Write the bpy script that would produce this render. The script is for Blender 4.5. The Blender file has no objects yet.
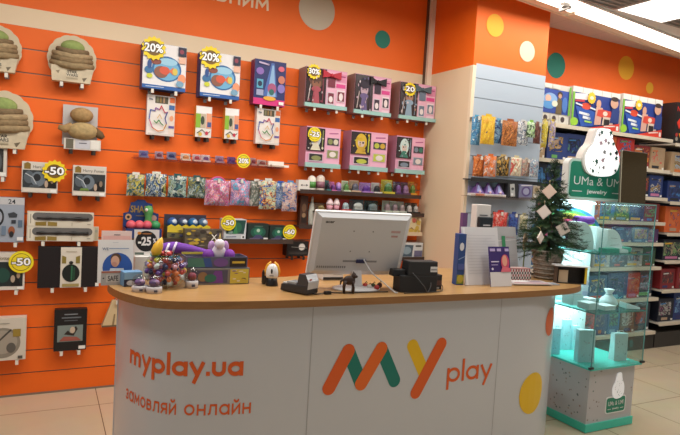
import bpy, math, random
from mathutils import Vector, Matrix
random.seed(7)
PI = math.pi
S = bpy.context.scene
COL = S.collection
# ------------------------------------------------------------------ camera
FPX, ROLL, PITCH, YAW, DW, EYE = 577.697, 0.0594668, 0.0566870, 0.4743562, 4.241, 1.50869
def cam_axes():
    cy, sy = math.cos(YAW), math.sin(YAW)
    f0, r0, u0 = Vector((sy, cy, 0)), Vector((cy, -sy, 0)), Vector((0, 0, 1))
    fw = f0*math.cos(PITCH) - u0*math.sin(PITCH)
    up = u0*math.cos(PITCH) + f0*math.sin(PITCH)
    r = r0*math.cos(ROLL) + up*math.sin(ROLL)
    u = up*math.cos(ROLL) - r0*math.sin(ROLL)
    return r, u, fw
CR, CU, CF = cam_axes()
cd = bpy.data.cameras.new('camera'); cam = bpy.data.objects.new('camera', cd); COL.objects.link(cam)
cd.sensor_width = 36; cd.sensor_fit = 'HORIZONTAL'; cd.lens = FPX*36/680; cd.clip_start = .05
m = Matrix((CR, CU, -CF)).transposed().to_4x4(); m.translation = Vector((0, 0, EYE)); cam.matrix_world = m
S.camera = cam
# surveying: the point of a plane seen at a photo pixel
def ray(px, py): return CF + CR*((px-340)/FPX) + CU*((217.5-py)/FPX)
def P(px, py, y):
    d = ray(px, py); return Vector((0, 0, EYE)) + d*(y/d.y)
def Z(px, py, z):
    d = ray(px, py); return Vector((0, 0, EYE)) + d*((z-EYE)/d.z)
# ------------------------------------------------------------------ world, light, exposure
S.view_settings.view_transform = 'Standard'; S.view_settings.look = 'None'
S.view_settings.exposure = 0.0; S.view_settings.gamma = 1; S.view_settings.use_curve_mapping = False
S.cycles.use_denoising = True
S.cycles.max_bounces = 10; S.cycles.transparent_max_bounces = 24
S.cycles.sample_clamp_indirect = 6
w = bpy.data.worlds.new('world'); S.world = w; w.use_nodes = True
w.node_tree.nodes['Background'].inputs[0].default_value = (.97, .98, 1, 1)
w.node_tree.nodes['Background'].inputs[1].default_value = .27
def area(name, loc, sx, sy, power, col=(1, .98, .93), rot=(0, 0, 0)):
    l = bpy.data.lights.new(name, 'AREA'); l.shape = 'RECTANGLE'; l.size = sx; l.size_y = sy; l.energy = power; l.color = col
    o = bpy.data.objects.new(name, l); COL.objects.link(o); o.location = loc; o.rotation_euler = rot
    return o
for x, y, e in ((-.6, 1.9, 15), (.7, 2.45, 14), (2.0, 2.3, 9), (2.3, .9, 13), (4.2, 1.2, 14), (3.3, 2.0, 9), (5.6, 2.2, 14)):
    area('ceiling_panel_light', (x, y, 2.985), .56, .56, e)
area('cove_light', (4.1, 3.42, 2.97), 3.4, .16, 22, (1, .97, .9), (0, 0, .11))
area('cove_light', (.7, 2.98, 2.97), 3.3, .16, 33, (1, .97, .9), (0, 0, .11))
# ------------------------------------------------------------------ helpers
def lin(c): return c/12.92 if c <= .04045 else ((c+.055)/1.055)**2.4
def hexc(h):
    h = h.lstrip('#'); return tuple(lin(int(h[i:i+2], 16)/255) for i in (0, 2, 4)) + (1,)
MATS = {}
def M(h, rough=.5, metal=0, noise=0, emit=0, coat=0, bump=0, nscale=14):
    k = (h, rough, metal, noise, emit, coat, bump, nscale)
    if k in MATS: return MATS[k]
    m = bpy.data.materials.new('surface_'+h.strip('#')); m.use_nodes = True
    nt = m.node_tree; b = nt.nodes['Principled BSDF']; c = hexc(h)
    b.inputs['Base Color'].default_value = c; b.inputs['Roughness'].default_value = rough
    b.inputs['Metallic'].default_value = metal; b.inputs['Coat Weight'].default_value = coat
    if emit:
        b.inputs['Emission Color'].default_value = c; b.inputs['Emission Strength'].default_value = emit
    if noise or bump:
        tc = nt.nodes.new('ShaderNodeTexCoord'); n = nt.nodes.new('ShaderNodeTexNoise')
        n.inputs['Scale'].default_value = nscale; n.inputs['Detail'].default_value = 4
        nt.links.new(tc.outputs['Object'], n.inputs['Vector'])
        if noise:
            r = nt.nodes.new('ShaderNodeValToRGB')
            r.color_ramp.elements[0].color = tuple(v*(1-noise) for v in c[:3])+(1,)
            r.color_ramp.elements[1].color = tuple(min(1, v*(1+noise)) for v in c[:3])+(1,)
            r.color_ramp.elements[0].position = .3; r.color_ramp.elements[1].position = .7
            nt.links.new(n.outputs['Fac'], r.inputs['Fac']); nt.links.new(r.outputs['Color'], b.inputs['Base Color'])
        if bump:
            bp = nt.nodes.new('ShaderNodeBump'); bp.inputs['Strength'].default_value = bump; bp.inputs['Distance'].default_value = .01
            nt.links.new(n.outputs['Fac'], bp.inputs['Height']); nt.links.new(bp.outputs['Normal'], b.inputs['Normal'])
    MATS[k] = m; return m
def glass(name, tint, alpha=.1, refl=1.0):
    m = bpy.data.materials.new(name); m.use_nodes = True; nt = m.node_tree; nt.nodes.clear()
    o = nt.nodes.new('ShaderNodeOutputMaterial'); t = nt.nodes.new('ShaderNodeBsdfTransparent'); g = nt.nodes.new('ShaderNodeBsdfGlossy')
    t.inputs[0].default_value = hexc(tint); g.inputs['Roughness'].default_value = .03
    lw = nt.nodes.new('ShaderNodeLayerWeight'); lw.inputs[0].default_value = .5
    f = nt.nodes.new('ShaderNodeMath'); f.operation = 'POWER'; f.inputs[1].default_value = 4
    nt.links.new(lw.outputs['Facing'], f.inputs[0])
    ml = nt.nodes.new('ShaderNodeMath'); ml.operation = 'MULTIPLY_ADD'; ml.inputs[1].default_value = refl*.45; ml.inputs[2].default_value = .03+alpha*.1
    mx = nt.nodes.new('ShaderNodeMixShader')
    nt.links.new(f.outputs[0], ml.inputs[0]); nt.links.new(ml.outputs[0], mx.inputs[0])
    nt.links.new(t.outputs[0], mx.inputs[1]); nt.links.new(g.outputs[0], mx.inputs[2]); nt.links.new(mx.outputs[0], o.inputs[0])
    return m
GLASS = glass('clear_glass', 'F1F9F8'); GLASST = glass('teal_glass', 'B4E4DE', .2); FILM = glass('clear_film', 'F6F6F6', .25)
def printed(cols, seed, scale=28, rough=.35, dist=1.2):
    m = bpy.data.materials.new('printed_pattern'); m.use_nodes = True; nt = m.node_tree; b = nt.nodes['Principled BSDF']
    tc = nt.nodes.new('ShaderNodeTexCoord'); mp = nt.nodes.new('ShaderNodeMapping'); r = random.Random(seed)
    mp.inputs['Location'].default_value = (r.uniform(0, 9), r.uniform(0, 9), r.uniform(0, 9)); mp.inputs['Rotation'].default_value = (0, r.uniform(-.6, .6), 0)
    mp.inputs['Scale'].default_value = (1, .4, r.uniform(.6, 1.2))
    n = nt.nodes.new('ShaderNodeTexNoise'); n.inputs['Scale'].default_value = scale; n.inputs['Detail'].default_value = 3; n.inputs['Distortion'].default_value = dist
    cr = nt.nodes.new('ShaderNodeValToRGB'); cr.color_ramp.interpolation = 'LINEAR'; L = len(cols)+3; seq = list(cols)+[r.choice(cols) for _ in range(3)]; r.shuffle(seq)
    el = cr.color_ramp.elements
    for i, c in enumerate(seq):
        p0 = .30+.40*i/L
        e = el[i] if i < 2 else el.new(p0)
        e.position = p0; e.color = hexc(c)
    nt.links.new(tc.outputs['Object'], mp.inputs[0]); nt.links.new(mp.outputs[0], n.inputs['Vector']); nt.links.new(n.outputs['Fac'], cr.inputs[0]); nt.links.new(cr.outputs[0], b.inputs['Base Color'])
    b.inputs['Roughness'].default_value = rough; return m
def wood(name, c1, c2, rough=.35):
    m = bpy.data.materials.new(name); m.use_nodes = True; nt = m.node_tree; b = nt.nodes['Principled BSDF']
    tc = nt.nodes.new('ShaderNodeTexCoord'); mp = nt.nodes.new('ShaderNodeMapping'); mp.inputs['Scale'].default_value = (1.5, 22, 22)
    n = nt.nodes.new('ShaderNodeTexNoise'); n.inputs['Scale'].default_value = 3; n.inputs['Detail'].default_value = 6; n.inputs['Distortion'].default_value = .6
    r = nt.nodes.new('ShaderNodeValToRGB'); r.color_ramp.elements[0].color = hexc(c1); r.color_ramp.elements[1].color = hexc(c2)
    r.color_ramp.elements[0].position = .3; r.color_ramp.elements[1].position = .7
    nt.links.new(tc.outputs['Object'], mp.inputs[0]); nt.links.new(mp.outputs[0], n.inputs['Vector']); nt.links.new(n.outputs['Fac'], r.inputs[0])
    nt.links.new(r.outputs[0], b.inputs['Base Color']); b.inputs['Roughness'].default_value = rough
    return m
def tiles(name, c1, c2, grout, size, off, rough):
    m = bpy.data.materials.new(name); m.use_nodes = True; nt = m.node_tree; b = nt.nodes['Principled BSDF']
    tc = nt.nodes.new('ShaderNodeTexCoord'); mp = nt.nodes.new('ShaderNodeMapping'); mp.inputs['Location'].default_value = (-off[0], -off[1], 0)
    br = nt.nodes.new('ShaderNodeTexBrick'); br.offset = 0; br.squash = 1
    for k, v in (('Scale', 1), ('Mortar Size', .003), ('Brick Width', size), ('Row Height', size), ('Bias', 0), ('Mortar Smooth', .3)): br.inputs[k].default_value = v
    br.inputs['Color1'].default_value = hexc(c1); br.inputs['Color2'].default_value = hexc(c2); br.inputs['Mortar'].default_value = hexc(grout)
    n = nt.nodes.new('ShaderNodeTexNoise'); n.inputs['Scale'].default_value = 5; n.inputs['Detail'].default_value = 6
    mx = nt.nodes.new('ShaderNodeMix'); mx.data_type = 'RGBA'; mx.blend_type = 'MULTIPLY'; mx.inputs['Factor'].default_value = .15
    nt.links.new(tc.outputs['Object'], mp.inputs[0]); nt.links.new(mp.outputs[0], br.inputs[0]); nt.links.new(mp.outputs[0], n.inputs[0])
    nt.links.new(br.outputs[0], mx.inputs[6]); nt.links.new(n.outputs['Color'], mx.inputs[7]); nt.links.new(mx.outputs[2], b.inputs['Base Color'])
    b.inputs['Roughness'].default_value = rough
    return m
TXT = {}
def text_geo(s, bold):
    k = (s, bold)
    if k in TXT: return TXT[k]
    if 'н' in s:                    # this letter is drawn as two stems and a bar
        st = .078+2*bold; vs, fs, x = [], [], 0
        for i, seg in enumerate(s.split('н')):
            if i:
                xa, wn, xh = x+.06, .40, .53
                for r4 in ((xa, 0, xa+st, xh), (xa+wn-st, 0, xa+wn, xh), (xa+st, xh*.5-st*.4, xa+wn-st, xh*.5+st*.4)):
                    b0 = len(vs); vs += [(r4[0], r4[1]), (r4[2], r4[1]), (r4[2], r4[3]), (r4[0], r4[3])]; fs.append((b0, b0+1, b0+2, b0+3))
                x = xa+wn+.06
            if seg:
                v2, f2 = text_geo(seg, bold); m0 = min(v[0] for v in v2); b0 = len(vs)
                if vs: m0 -= .05
                vs += [(v[0]-m0+x, v[1]) for v in v2]; fs += [tuple(q+b0 for q in f) for f in f2]; x = max(v[0] for v in vs)
        TXT[k] = (vs, fs); return TXT[k]
    c = bpy.data.curves.new('lettering', 'FONT'); c.body = s; c.resolution_u = 3; c.offset = bold
    o = bpy.data.objects.new('lettering', c); COL.objects.link(o); bpy.context.view_layer.update()
    me = o.evaluated_get(bpy.context.evaluated_depsgraph_get()).to_mesh()
    vs = [(v.co.x, v.co.y) for v in me.vertices]; fs = [tuple(p.vertices) for p in me.polygons]
    bpy.data.objects.remove(o); bpy.data.curves.remove(c)
    TXT[k] = (vs, fs); return TXT[k]
def crm(pts, n=8, closed=False):
    out = []; L = len(pts); P_ = [Vector(p) for p in pts]
    for i in range(L if closed else L-1):
        a, b, c, d = (P_[(i-1) % L] if closed or i > 0 else P_[0]), P_[i], P_[(i+1) % L], (P_[(i+2) % L] if closed or i+2 < L else P_[-1])
        for k in range(n):
            t = k/n; out.append(.5*((2*b)+(c-a)*t+(2*a-5*b+4*c-d)*t*t+(3*b-3*c+d-a)*t**3))
    if not closed: out.append(P_[-1])
    return out
class MB:
    def __init__(s): s.v = []; s.f = []; s.mi = []; s.sm = []; s.mats = []
    def mat(s, m):
        if isinstance(m, str): m = M(m)
        if m not in s.mats: s.mats.append(m)
        return s.mats.index(m)
    def add(s, vs, fs, m, smooth=False, xf=None):
        k = s.mat(m); b = len(s.v)
        s.v += [tuple(xf @ Vector(v)) if xf else tuple(v) for v in vs]
        for f in fs: s.f.append(tuple(i+b for i in f)); s.mi.append(k); s.sm.append(smooth)
    def box(s, x0, y0, z0, x1, y1, z1, m, xf=None):
        vs = [(x0,y0,z0),(x1,y0,z0),(x1,y1,z0),(x0,y1,z0),(x0,y0,z1),(x1,y0,z1),(x1,y1,z1),(x0,y1,z1)]
        s.add(vs, [(0,3,2,1),(4,5,6,7),(0,1,5,4),(1,2,6,5),(2,3,7,6),(3,0,4,7)], m, False, xf)
    def hexa(s, bot, top, m):   # two quads, counter-clockwise from above
        s.add(list(bot)+list(top), [(0,3,2,1),(4,5,6,7),(0,1,5,4),(1,2,6,5),(2,3,7,6),(3,0,4,7)], m)
    def prism(s, pts, y0, y1, m, xf=None):   # outline in xz pushed along y
        n = len(pts); vs = [(p[0], y0, p[1]) for p in pts]+[(p[0], y1, p[1]) for p in pts]
        s.add(vs, [tuple(range(n)), tuple(range(2*n-1, n-1, -1))]+[(i, i+n, (i+1) % n+n, (i+1) % n) for i in range(n)], m, False, xf)
    def prismz(s, pts, z0, z1, m, top=None, smooth=False, xf=None):
        n = len(pts); vs = [(p[0], p[1], z0) for p in pts]+[(p[0], p[1], z1) for p in pts]
        s.add(vs, [tuple(range(n, 2*n))], top or m, False, xf); s.add(vs, [tuple(range(n-1, -1, -1))], m, False, xf)
        s.add(vs, [(i, (i+1) % n, (i+1) % n+n, i+n) for i in range(n)], m, smooth, xf)
    def flat(s, pts, y, m, xf=None):         # print on a face looking to -y
        s.add([(p[0], y, p[1]) for p in pts], [tuple(range(len(pts)))], m, False, xf)
    def rect(s, x0, z0, x1, z1, y, m, xf=None): s.flat([(x0, z0), (x1, z0), (x1, z1), (x0, z1)], y, m, xf)
    def disc(s, cx, cz, rx, rz, y, m, n=24, xf=None): s.flat([(cx+rx*math.cos(2*PI*i/n), cz+rz*math.sin(2*PI*i/n)) for i in range(n)], y, m, xf)
    def star(s, cx, cz, r, y, m, n=14, q=.82, xf=None):
        s.flat([(cx+r*(1 if i % 2 else q)*math.cos(PI*i/n), cz+r*(1 if i % 2 else q)*math.sin(PI*i/n)) for i in range(2*n)], y, m, xf)
    def line(s, pts, wd, y, m, xf=None):
        for (a, b), (c, d) in zip(pts, pts[1:]):
            L = math.hypot(c-a, d-b) or 1; nx, nz = -(d-b)/L*wd/2, (c-a)/L*wd/2
            s.flat([(a-nx, b-nz), (c-nx, d-nz), (c+nx, d+nz), (a+nx, b+nz)], y, m, xf)
            s.disc(c, d, wd/2, wd/2, y, m, 8, xf)
    def text(s, t, x, z, h, m, y, al='c', bold=0, width=None, xf=None, rot=0, fn=None):
        vs, fs = text_geo(t, bold); k = h/.682
        x0, x1 = min(v[0] for v in vs), max(v[0] for v in vs)
        kx = width/(x1-x0) if width else k
        ox = {'c': -(x0+x1)/2, 'l': -x0, 'r': -x1}[al]
        out = []
        for a, b in vs:
            u, v = (a+ox)*kx, b*k
            if rot: u, v = u*math.cos(rot)-v*math.sin(rot), u*math.sin(rot)+v*math.cos(rot)
            out.append(fn(x+u, z+v) if fn else (x+u, y, z+v))
        s.add(out, fs, m, False, xf)
    def lathe(s, prof, c, m, n=20, xf=None, sx=1, sy=1, smooth=True):
        vs = []; fs = []
        for r, z in prof:
            for i in range(n): vs.append((c[0]+r*sx*math.cos(2*PI*i/n), c[1]+r*sy*math.sin(2*PI*i/n), c[2]+z))
        for j in range(len(prof)-1):
            for i in range(n): fs.append((j*n+i, j*n+(i+1) % n, (j+1)*n+(i+1) % n, (j+1)*n+i))
        if prof[0][0] > 1e-5: fs.append(tuple(range(n-1, -1, -1)))
        if prof[-1][0] > 1e-5: fs.append(tuple(range((len(prof)-1)*n, len(prof)*n)))
        s.add(vs, fs, m, smooth, xf)
    def ell(s, c, r, m, n=14, k=9, xf=None):
        if not hasattr(r, '__len__'): r = (r, r, r)
        s.lathe([(max(1e-6, math.sin(PI*j/k)), -r[2]*math.cos(PI*j/k)) for j in range(k+1)], c, m, n, xf, r[0], r[1])
    def tube(s, pts, r, m, n=8, cap=True):
        pts = [Vector(p) for p in pts]; vs = []; fs = []; L = len(pts)
        rr = r if hasattr(r, '__len__') else [r]*L
        for i, p in enumerate(pts):
            t = (pts[min(i+1, L-1)]-pts[max(i-1, 0)]).normalized()
            a = t.cross(Vector((0, 0, 1)))
            if a.length < .05: a = t.cross(Vector((0, 1, 0)))
            a.normalize(); b = t.cross(a)
            for k in range(n): vs.append(tuple(p+a*rr[i]*math.cos(2*PI*k/n)+b*rr[i]*math.sin(2*PI*k/n)))
        for i in range(L-1):
            for k in range(n): fs.append((i*n+k, i*n+(k+1) % n, (i+1)*n+(k+1) % n, (i+1)*n+k))
        if cap: fs += [tuple(range(n-1, -1, -1)), tuple(range((L-1)*n, L*n))]
        s.add(vs, fs, m, True)
    def build(s, name, parent=None, loc=None, rz=0, bev=0):
        me = bpy.data.meshes.new(name); me.from_pydata(s.v, [], s.f)
        for mm in s.mats: me.materials.append(mm)
        me.polygons.foreach_set('material_index', s.mi); me.polygons.foreach_set('use_smooth', s.sm); me.update()
        o = bpy.data.objects.new(name, me); COL.objects.link(o)
        if parent: o.parent = parent
        if loc is not None: o.location = loc
        if rz: o.rotation_euler = (0, 0, rz)
        if bev:
            b = o.modifiers.new('edge', 'BEVEL'); b.width = bev; b.segments = 2; b.limit_method = 'ANGLE'
        return o
def arcp(cx, cz, rx, rz, a0, a1, n=14): return [(cx+rx*math.cos(math.radians(a0+(a1-a0)*k/n)), cz+rz*math.sin(math.radians(a0+(a1-a0)*k/n))) for k in range(n+1)]
RING = arcp(.46, .5, .46, .5, 0, 360, 24)
GLYPH = {'o': (.92, [RING]), 'a': (.92, [RING, [(.92, 0), (.92, 1)]]), 'p': (.92, [RING, [(0, 1), (0, -.5)]]), 'l': (0, [[(0, 0), (0, 1.55)]]),
    'y': (.84, [[(0, 1), (.42, .06)], [(.84, 1), (.26, -.5)]]), 'm': (1.36, [[(0, 0), (0, 1)], [(0, .6)]+arcp(.34, .62, .34, .38, 180, 0)+[(.68, 0)], arcp(1.02, .62, .34, .38, 180, 0)+[(1.36, 0)]]),
    'u': (.78, [[(0, 1)]+arcp(.39, .42, .39, .42, 180, 360)+[(.78, 1)]]), '.': (.0, [[(0, .06), (.001, .06)]]),
    'з': (.6, [arcp(.28, .75, .28, .25, 150, -90, 10), arcp(.28, .25, .32, .25, 90, -150, 10)]), 'м': (1.0, [[(0, 0), (.06, 1), (.5, .25), (.94, 1), (1.0, 0)]]),
    'в': (.68, [[(0, 0), (0, 1)], [(0, 1)]+arcp(.36, .77, .26, .23, 90, -90, 8)+[(0, .54)], [(.36, .54)]+arcp(.4, .27, .28, .27, 90, -90, 8)+[(0, 0)]]),
    'л': (.78, [[(0, .02), (.1, .08), (.2, 1), (.78, 1), (.78, 0)]]), 'я': (.7, [[(.7, 0), (.7, 1)]+arcp(.3, .71, .3, .29, 90, 270, 8)+[(.7, .42)], [(.34, .42), (0, 0)]]),
    'й': (.74, [[(0, 1), (0, 0), (.74, 1), (.74, 0)], arcp(.37, 1.42, .2, .16, 190, 350, 6)]), 'и': (.74, [[(0, 1), (0, 0), (.74, 1), (.74, 0)]]),
    'н': (.74, [[(0, 0), (0, 1)], [(.74, 0), (.74, 1)], [(0, .5), (.74, .5)]]), 'ь': (.66, [[(0, 1), (0, 0)], [(0, .58)]+arcp(.36, .29, .3, .29, 90, -90, 8)+[(0, 0)]])}
GLYPH['о'] = GLYPH['o']; GLYPH['а'] = GLYPH['a']
def strokes(mb, word, x, z, xh, width, wt, m, fn, gap=.34, al='l'):
    tot = sum(GLYPH[c][0] for c in word)+gap*(len(word)-1)+wt; kx = width/tot; pos = wt/2
    x0 = x if al == 'l' else x-width; hw_ = wt/2; layer = 0
    for c in word:
        wd, paths = GLYPH[c]
        for pth in paths:
            q0 = [Vector((a, hw_+b*(1-2*hw_) if 0 <= b <= 1 else (b+hw_ if b < 0 else b-hw_))) for a, b in pth]
            closed = (q0[0]-q0[-1]).length < 1e-6; pts = []
            for a, b in zip(q0, q0[1:]):
                k_ = max(1, int((b-a).length/.25)); pts += [a+(b-a)*i/k_ for i in range(k_)]
            if not closed:
                pts.append(q0[-1]); pts[0] = pts[0]-(pts[1]-pts[0]).normalized()*hw_*.98; pts[-1] = pts[-1]+(pts[-1]-pts[-2]).normalized()*hw_*.98
            L = len(pts); sides = []
            for i in range(L):
                pr_ = pts[i-1] if (i or closed) else None; nx_ = pts[(i+1) % L] if (i < L-1 or closed) else None
                t1 = (pts[i]-pr_).normalized() if pr_ is not None else None; t2 = (nx_-pts[i]).normalized() if nx_ is not None else None
                t1 = t1 or t2; t2 = t2 or t1; n1 = Vector((-t1.y, t1.x)); n2 = Vector((-t2.y, t2.x)); mm = n1+n2
                mm = mm.normalized() if mm.length > .2 else n1
                mm = mm*min(2.2, 1/max(.3, mm.dot(n1))); sides.append((pts[i]-mm*hw_, pts[i]+mm*hw_))
            layer += 1; vs = [fn(x0+(pos+p.x)*kx, z+p.y*xh, .0003*(layer % 4)) for ab in sides for p in ab]
            mb.add(vs, [(2*i, 2*((i+1) % L), 2*((i+1) % L)+1, 2*i+1) for i in range(L if closed else L-1)], m)
        pos += wd+gap
def tag(o, label, cat, group=None):
    o['label'] = label; o['category'] = cat
    if group: o['group'] = group
    return o
def thing(name, label, cat, loc, rz=0, group=None):
    o = bpy.data.objects.new(name, None); COL.objects.link(o); o.location = loc; o.rotation_euler = (0, 0, rz); o.empty_display_size = .05
    return tag(o, label, cat, group)
def struct(o): o['kind'] = 'structure'; return o
def dup(root, loc, label, group=None, rz=None):
    r = root.copy(); COL.objects.link(r); r.location = loc; r['label'] = label
    if rz is not None: r.rotation_euler = (0, 0, rz)
    if group: r['group'] = group
    for ch in list(root.children):
        c = ch.copy(); COL.objects.link(c); c.parent = r
        for g in ch.children:
            d = g.copy(); COL.objects.link(d); d.parent = c
    return r
# ------------------------------------------------------------------ the setting
OR = M('F26A0E', .6, noise=.04, nscale=3); CREAM = M('EBD3B2', .6); GROOVE = M('8E7A6A', .5, .3); WHITE = M('EDEBE8', .35)
XP, YB = 2.955, 3.631          # the column: side face x, front face y
XB1 = 3.73
CEIL = 3.17
mb = MB(); mb.box(-6, -4, -.05, 12, 4.3, 0, tiles('floor_tiles', 'CFBCA0', 'C8B69A', '6E5C48', .6, (.35, 3.93), .22)); struct(mb.build('floor'))
mb = MB()                       # slat wall: boards between recessed grooves, cream band, painted top
for k in range(16):
    z0 = .15*k+(.004 if k else .0); z1 = .15*(k+1)-.004 if k < 15 else 2.387
    mb.box(-3, DW, z0, XP, DW+.02, z1, OR)
mb.box(-3, DW+.006, 0, XP, DW+.03, 2.4, GROOVE)
mb.box(-3, DW-.002, 2.387, XP, DW+.02, 2.505, CREAM); mb.box(-3, DW, 2.505, XP, DW+.02, 3.4, OR)
wall_back = struct(mb.build('wall_back'))
mb = MB(); mb.box(-3, DW-.008, 0, XP, DW-.001, .012, GROOVE); struct(mb.build('baseboard_back'))
def dot(parent, px, py, rz, col, y):
    p = P(px, py, y); b = MB(); b.disc(p.x, p.z, rz, rz, y-.003, col, 40); o = b.build('polka_dot', parent); return o
K = 4.6/577.7
dot(wall_back, 317, 10, .155, M('C9BCA6', .6), DW); dot(wall_back, 382.5, 39.5, .073, M('1E7F6E', .6), DW)
mb = MB(); p = P(268.5, 11.2, DW); strokes(mb, 'льним', p.x, p.z, .09, .50, .2, M('F3D9B8', .6), lambda u, v, o_: (u, DW-.003-o_, v), .4, 'r'); mb.build('wall_lettering', wall_back)
# column cladding
mb = MB()
SB = M('B6C2D0', .45); SBG = M('8A8F94', .4, .5)
mb.box(XP, YB+.02, 0, XB1, DW+.02, 2.505, CREAM); mb.box(XP, YB+.001, 2.505, XB1, DW+.02, 3.4, OR)
mb.box(XP-.001, YB, 0, XP+.03, YB+.03, 2.505, M('F3DFC2', .5))
z0 = 2.522
for k in range(17):
    zt = 2.522 if k == 0 else 2.409-.152*(k-1)-.003; zb = 2.409-.152*k+.003
    mb.box(XP+.03, YB, zb, XB1, YB+.03, zt, SB)
mb.box(XP+.03, YB+.006, 0, XB1-.001, YB+.03, 2.5, SBG)
column = struct(mb.build('wall_column'))
dot(column, 495, 25.5, .088, M('E6A416', .6), YB+.001); dot(column, 527, 51.5, .083, M('D6C6AC', .6), YB+.001)
mb = MB(); mb.box(XP-.045, DW-.06, 2.40, XP, DW, CEIL, M('EBD9C4', .35)); mb.box(XP-.053, DW-.03, 2.40, XP-.045, DW, CEIL, M('5E4636', .5)); struct(mb.build('trim_1'))
mb = MB(); mb.box(XB1, DW, 0, 10, DW+.02, 3.4, OR); wall_right = struct(mb.build('wall_right'))
dot(wall_right, 556, 65.5, .125, M('16806F', .6), DW); dot(wall_right, 626, 68, .125, M('F2B428', .6), DW); dot(wall_right, 649.5, 88, .062, M('F2B428', .6), DW)
# ceilings: recessed tiled strip by the wall, lower tiled main ceiling with lay-in lights, light cove on its edge
CT = tiles('ceiling_tiles', 'D9CDC4', 'D5C9C0', 'B7A79C', .6, (.1, 3.64), .7)
mb = MB(); mb.box(-4, 3.3, CEIL, 12, 4.3, CEIL+.04, CT); struct(mb.build('ceiling'))
def cove_y(x): return 3.155+(x-3.56)*.1286
mb = MB(); CW = M('E3E0DC', .6)
mb.prismz([(-4, -4), (12, -4), (12, cove_y(12)), (-4, cove_y(-4))], 3.0, 3.06, CW); ceil2 = struct(mb.build('ceiling_main'))
mb = MB(); mb.prismz([(-4, cove_y(-4)+.30), (12, cove_y(12)+.30), (12, cove_y(12)+.315), (-4, cove_y(-4)+.315)], 2.985, CEIL, M('E8D2B8', .5))
mb.prismz([(-4, cove_y(-4)), (12, cove_y(12)), (12, cove_y(12)+.02), (-4, cove_y(-4)+.02)], 2.99, 3.06, CW); struct(mb.build('trim_2'))
LED = M('FFF6E8', .5, emit=3.2)
lt = thing('cove_lamp', 'long bright strip lamp in the ceiling cove above the orange wall', 'ceiling light', (2.9, cove_y(2.9)+.15, 2.99))
def lx(x): return x-2.9
mb = MB()
for a, b in ((-1.2, 3.7), (3.76, 7.5)):
    mb.prismz([(lx(a), (a-2.9)*.1286-.11), (lx(b), (b-2.9)*.1286-.11), (lx(b), (b-2.9)*.1286+.07), (lx(a), (a-2.9)*.1286+.07)], 0, .02, LED)
    mb.prismz([(lx(a), (a-2.9)*.1286+.0705), (lx(b), (b-2.9)*.1286+.0705), (lx(b), (b-2.9)*.1286+.148), (lx(a), (a-2.9)*.1286+.148)], 0, .02, M('E6D2BA', .5))
mb.build('diffuser', lt)
mb = MB(); q = Z(565, 6, 2.97); mb.box(q.x-2.9-.03, q.y-lt.location.y-.02, -.03, q.x-2.9+.03, q.y-lt.location.y+.02, 0, M('8A8580', .4, .6)); mb.box(q.x-2.9-.008, q.y-lt.location.y-.05, -.05, q.x-2.9+.012, q.y-lt.location.y+.05, -.03, M('6A645E', .4, .6)); mb.build('bracket', lt)
gx = 3.885
n_ = 0
for i, nm in ((-1, 'v'), (0, 'p'), (1, 'v'), (2, 'p')):
    x0 = gx+i*.59
    mb = MB()
    if nm == 'p':
        t = thing('ceiling_light', 'square white lit panel set in the ceiling '+('between two grey grilles' if i == 0 else 'farthest along the grey grilles'), 'ceiling light', (x0+.295, 2.86, 2.985), group='lay-in ceiling lights')
        mb.box(-.27, -.27, .004, .27, .27, .02, M('FFFBF4', .5, emit=3.0)); mb.build('diffuser', t)
        mb = MB()
        for a in ((-.29, -.29, -.27, .29), (.27, -.29, .29, .29), (-.27, -.29, .27, -.27), (-.27, .27, .27, .29)): mb.box(a[0], a[1], 0, a[2], a[3], .02, M('D8D8D6', .4))
        mb.build('frame', t)
    else:
        t = thing('ceiling_vent', 'dark grey ceiling grille '+('nearest the cream column' if i < 0 else 'on the far side of the lit panel'), 'vent', (x0+.295, 2.86, 2.985), group='ceiling grilles')
        mb.box(-.29, -.29, .006, .29, .29, .02, M('77736F', .6)); mb.build('backing', t)
        mb = MB()
        for k in range(10): mb.box(-.28, -.27+.058*k, 0, .28, -.262+.058*k+.012, .006, M('98938D', .5))
        mb.build('slat', t)
# right shelving bays (gondola)
YS = 3.75
SHELFM = M('CFC6B8', .45); BACKM = M('3E4A5C', .6)
bays = [(3.76, 5.70, [2.167, 1.852, 1.571, 1.32, 1.108, .862, .541, .19], 'first'), (5.72, 6.9, [2.14, 1.84, 1.54, 1.214, .924, .616, .27], 'second')]
SH = []
for bx0, bx1, zs, nm in bays:
    t = thing('shelving_unit', f'cream metal shelving unit of toys, the {nm} from the blue slat column', 'shelf', ((bx0+bx1)/2, 4.2, 0))
    L = (bx1-bx0)/2
    mb = MB(); mb.box(-L, 0, .03, L, .025, 2.2, BACKM); mb.build('back_panel', t)
    mb = MB(); mb.box(-L, YS-4.2+.03, 0, L, .02, .16, M('34302C', .5)); mb.build('plinth', t)
    for s in (-1, 1):
        mb = MB(); mb.box(s*L-.018, -.03, 0, s*L+.018, .03, 2.2, M('2A2724', .5)); mb.build('upright', t)
    for z in zs:
        mb = MB(); mb.box(-L+.02, YS-4.2+.01, z-.022, L-.02, 0, z-.004, SHELFM); mb.box(-L+.02, YS-4.2, z-.034, L-.02, YS-4.2+.012, z, M('DCCFBA', .4)); mb.build('shelf_board', t)
        SH.append((bx0, bx1, z, nm))
# ------------------------------------------------------------------ the counter
ZC = .99
fr = [(107.5, 283), (110, 286.5), (118, 291), (130, 295), (150, 299.3), (180, 301.4), (232, 301.7), (280, 300.7), (330, 299), (400, 296.5), (480, 293.4), (517, 292), (553.5, 289.7), (567, 288), (574.5, 285), (576.3, 281.6)]
front = [Z(a, b, ZC).to_2d() for a, b in fr]
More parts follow.
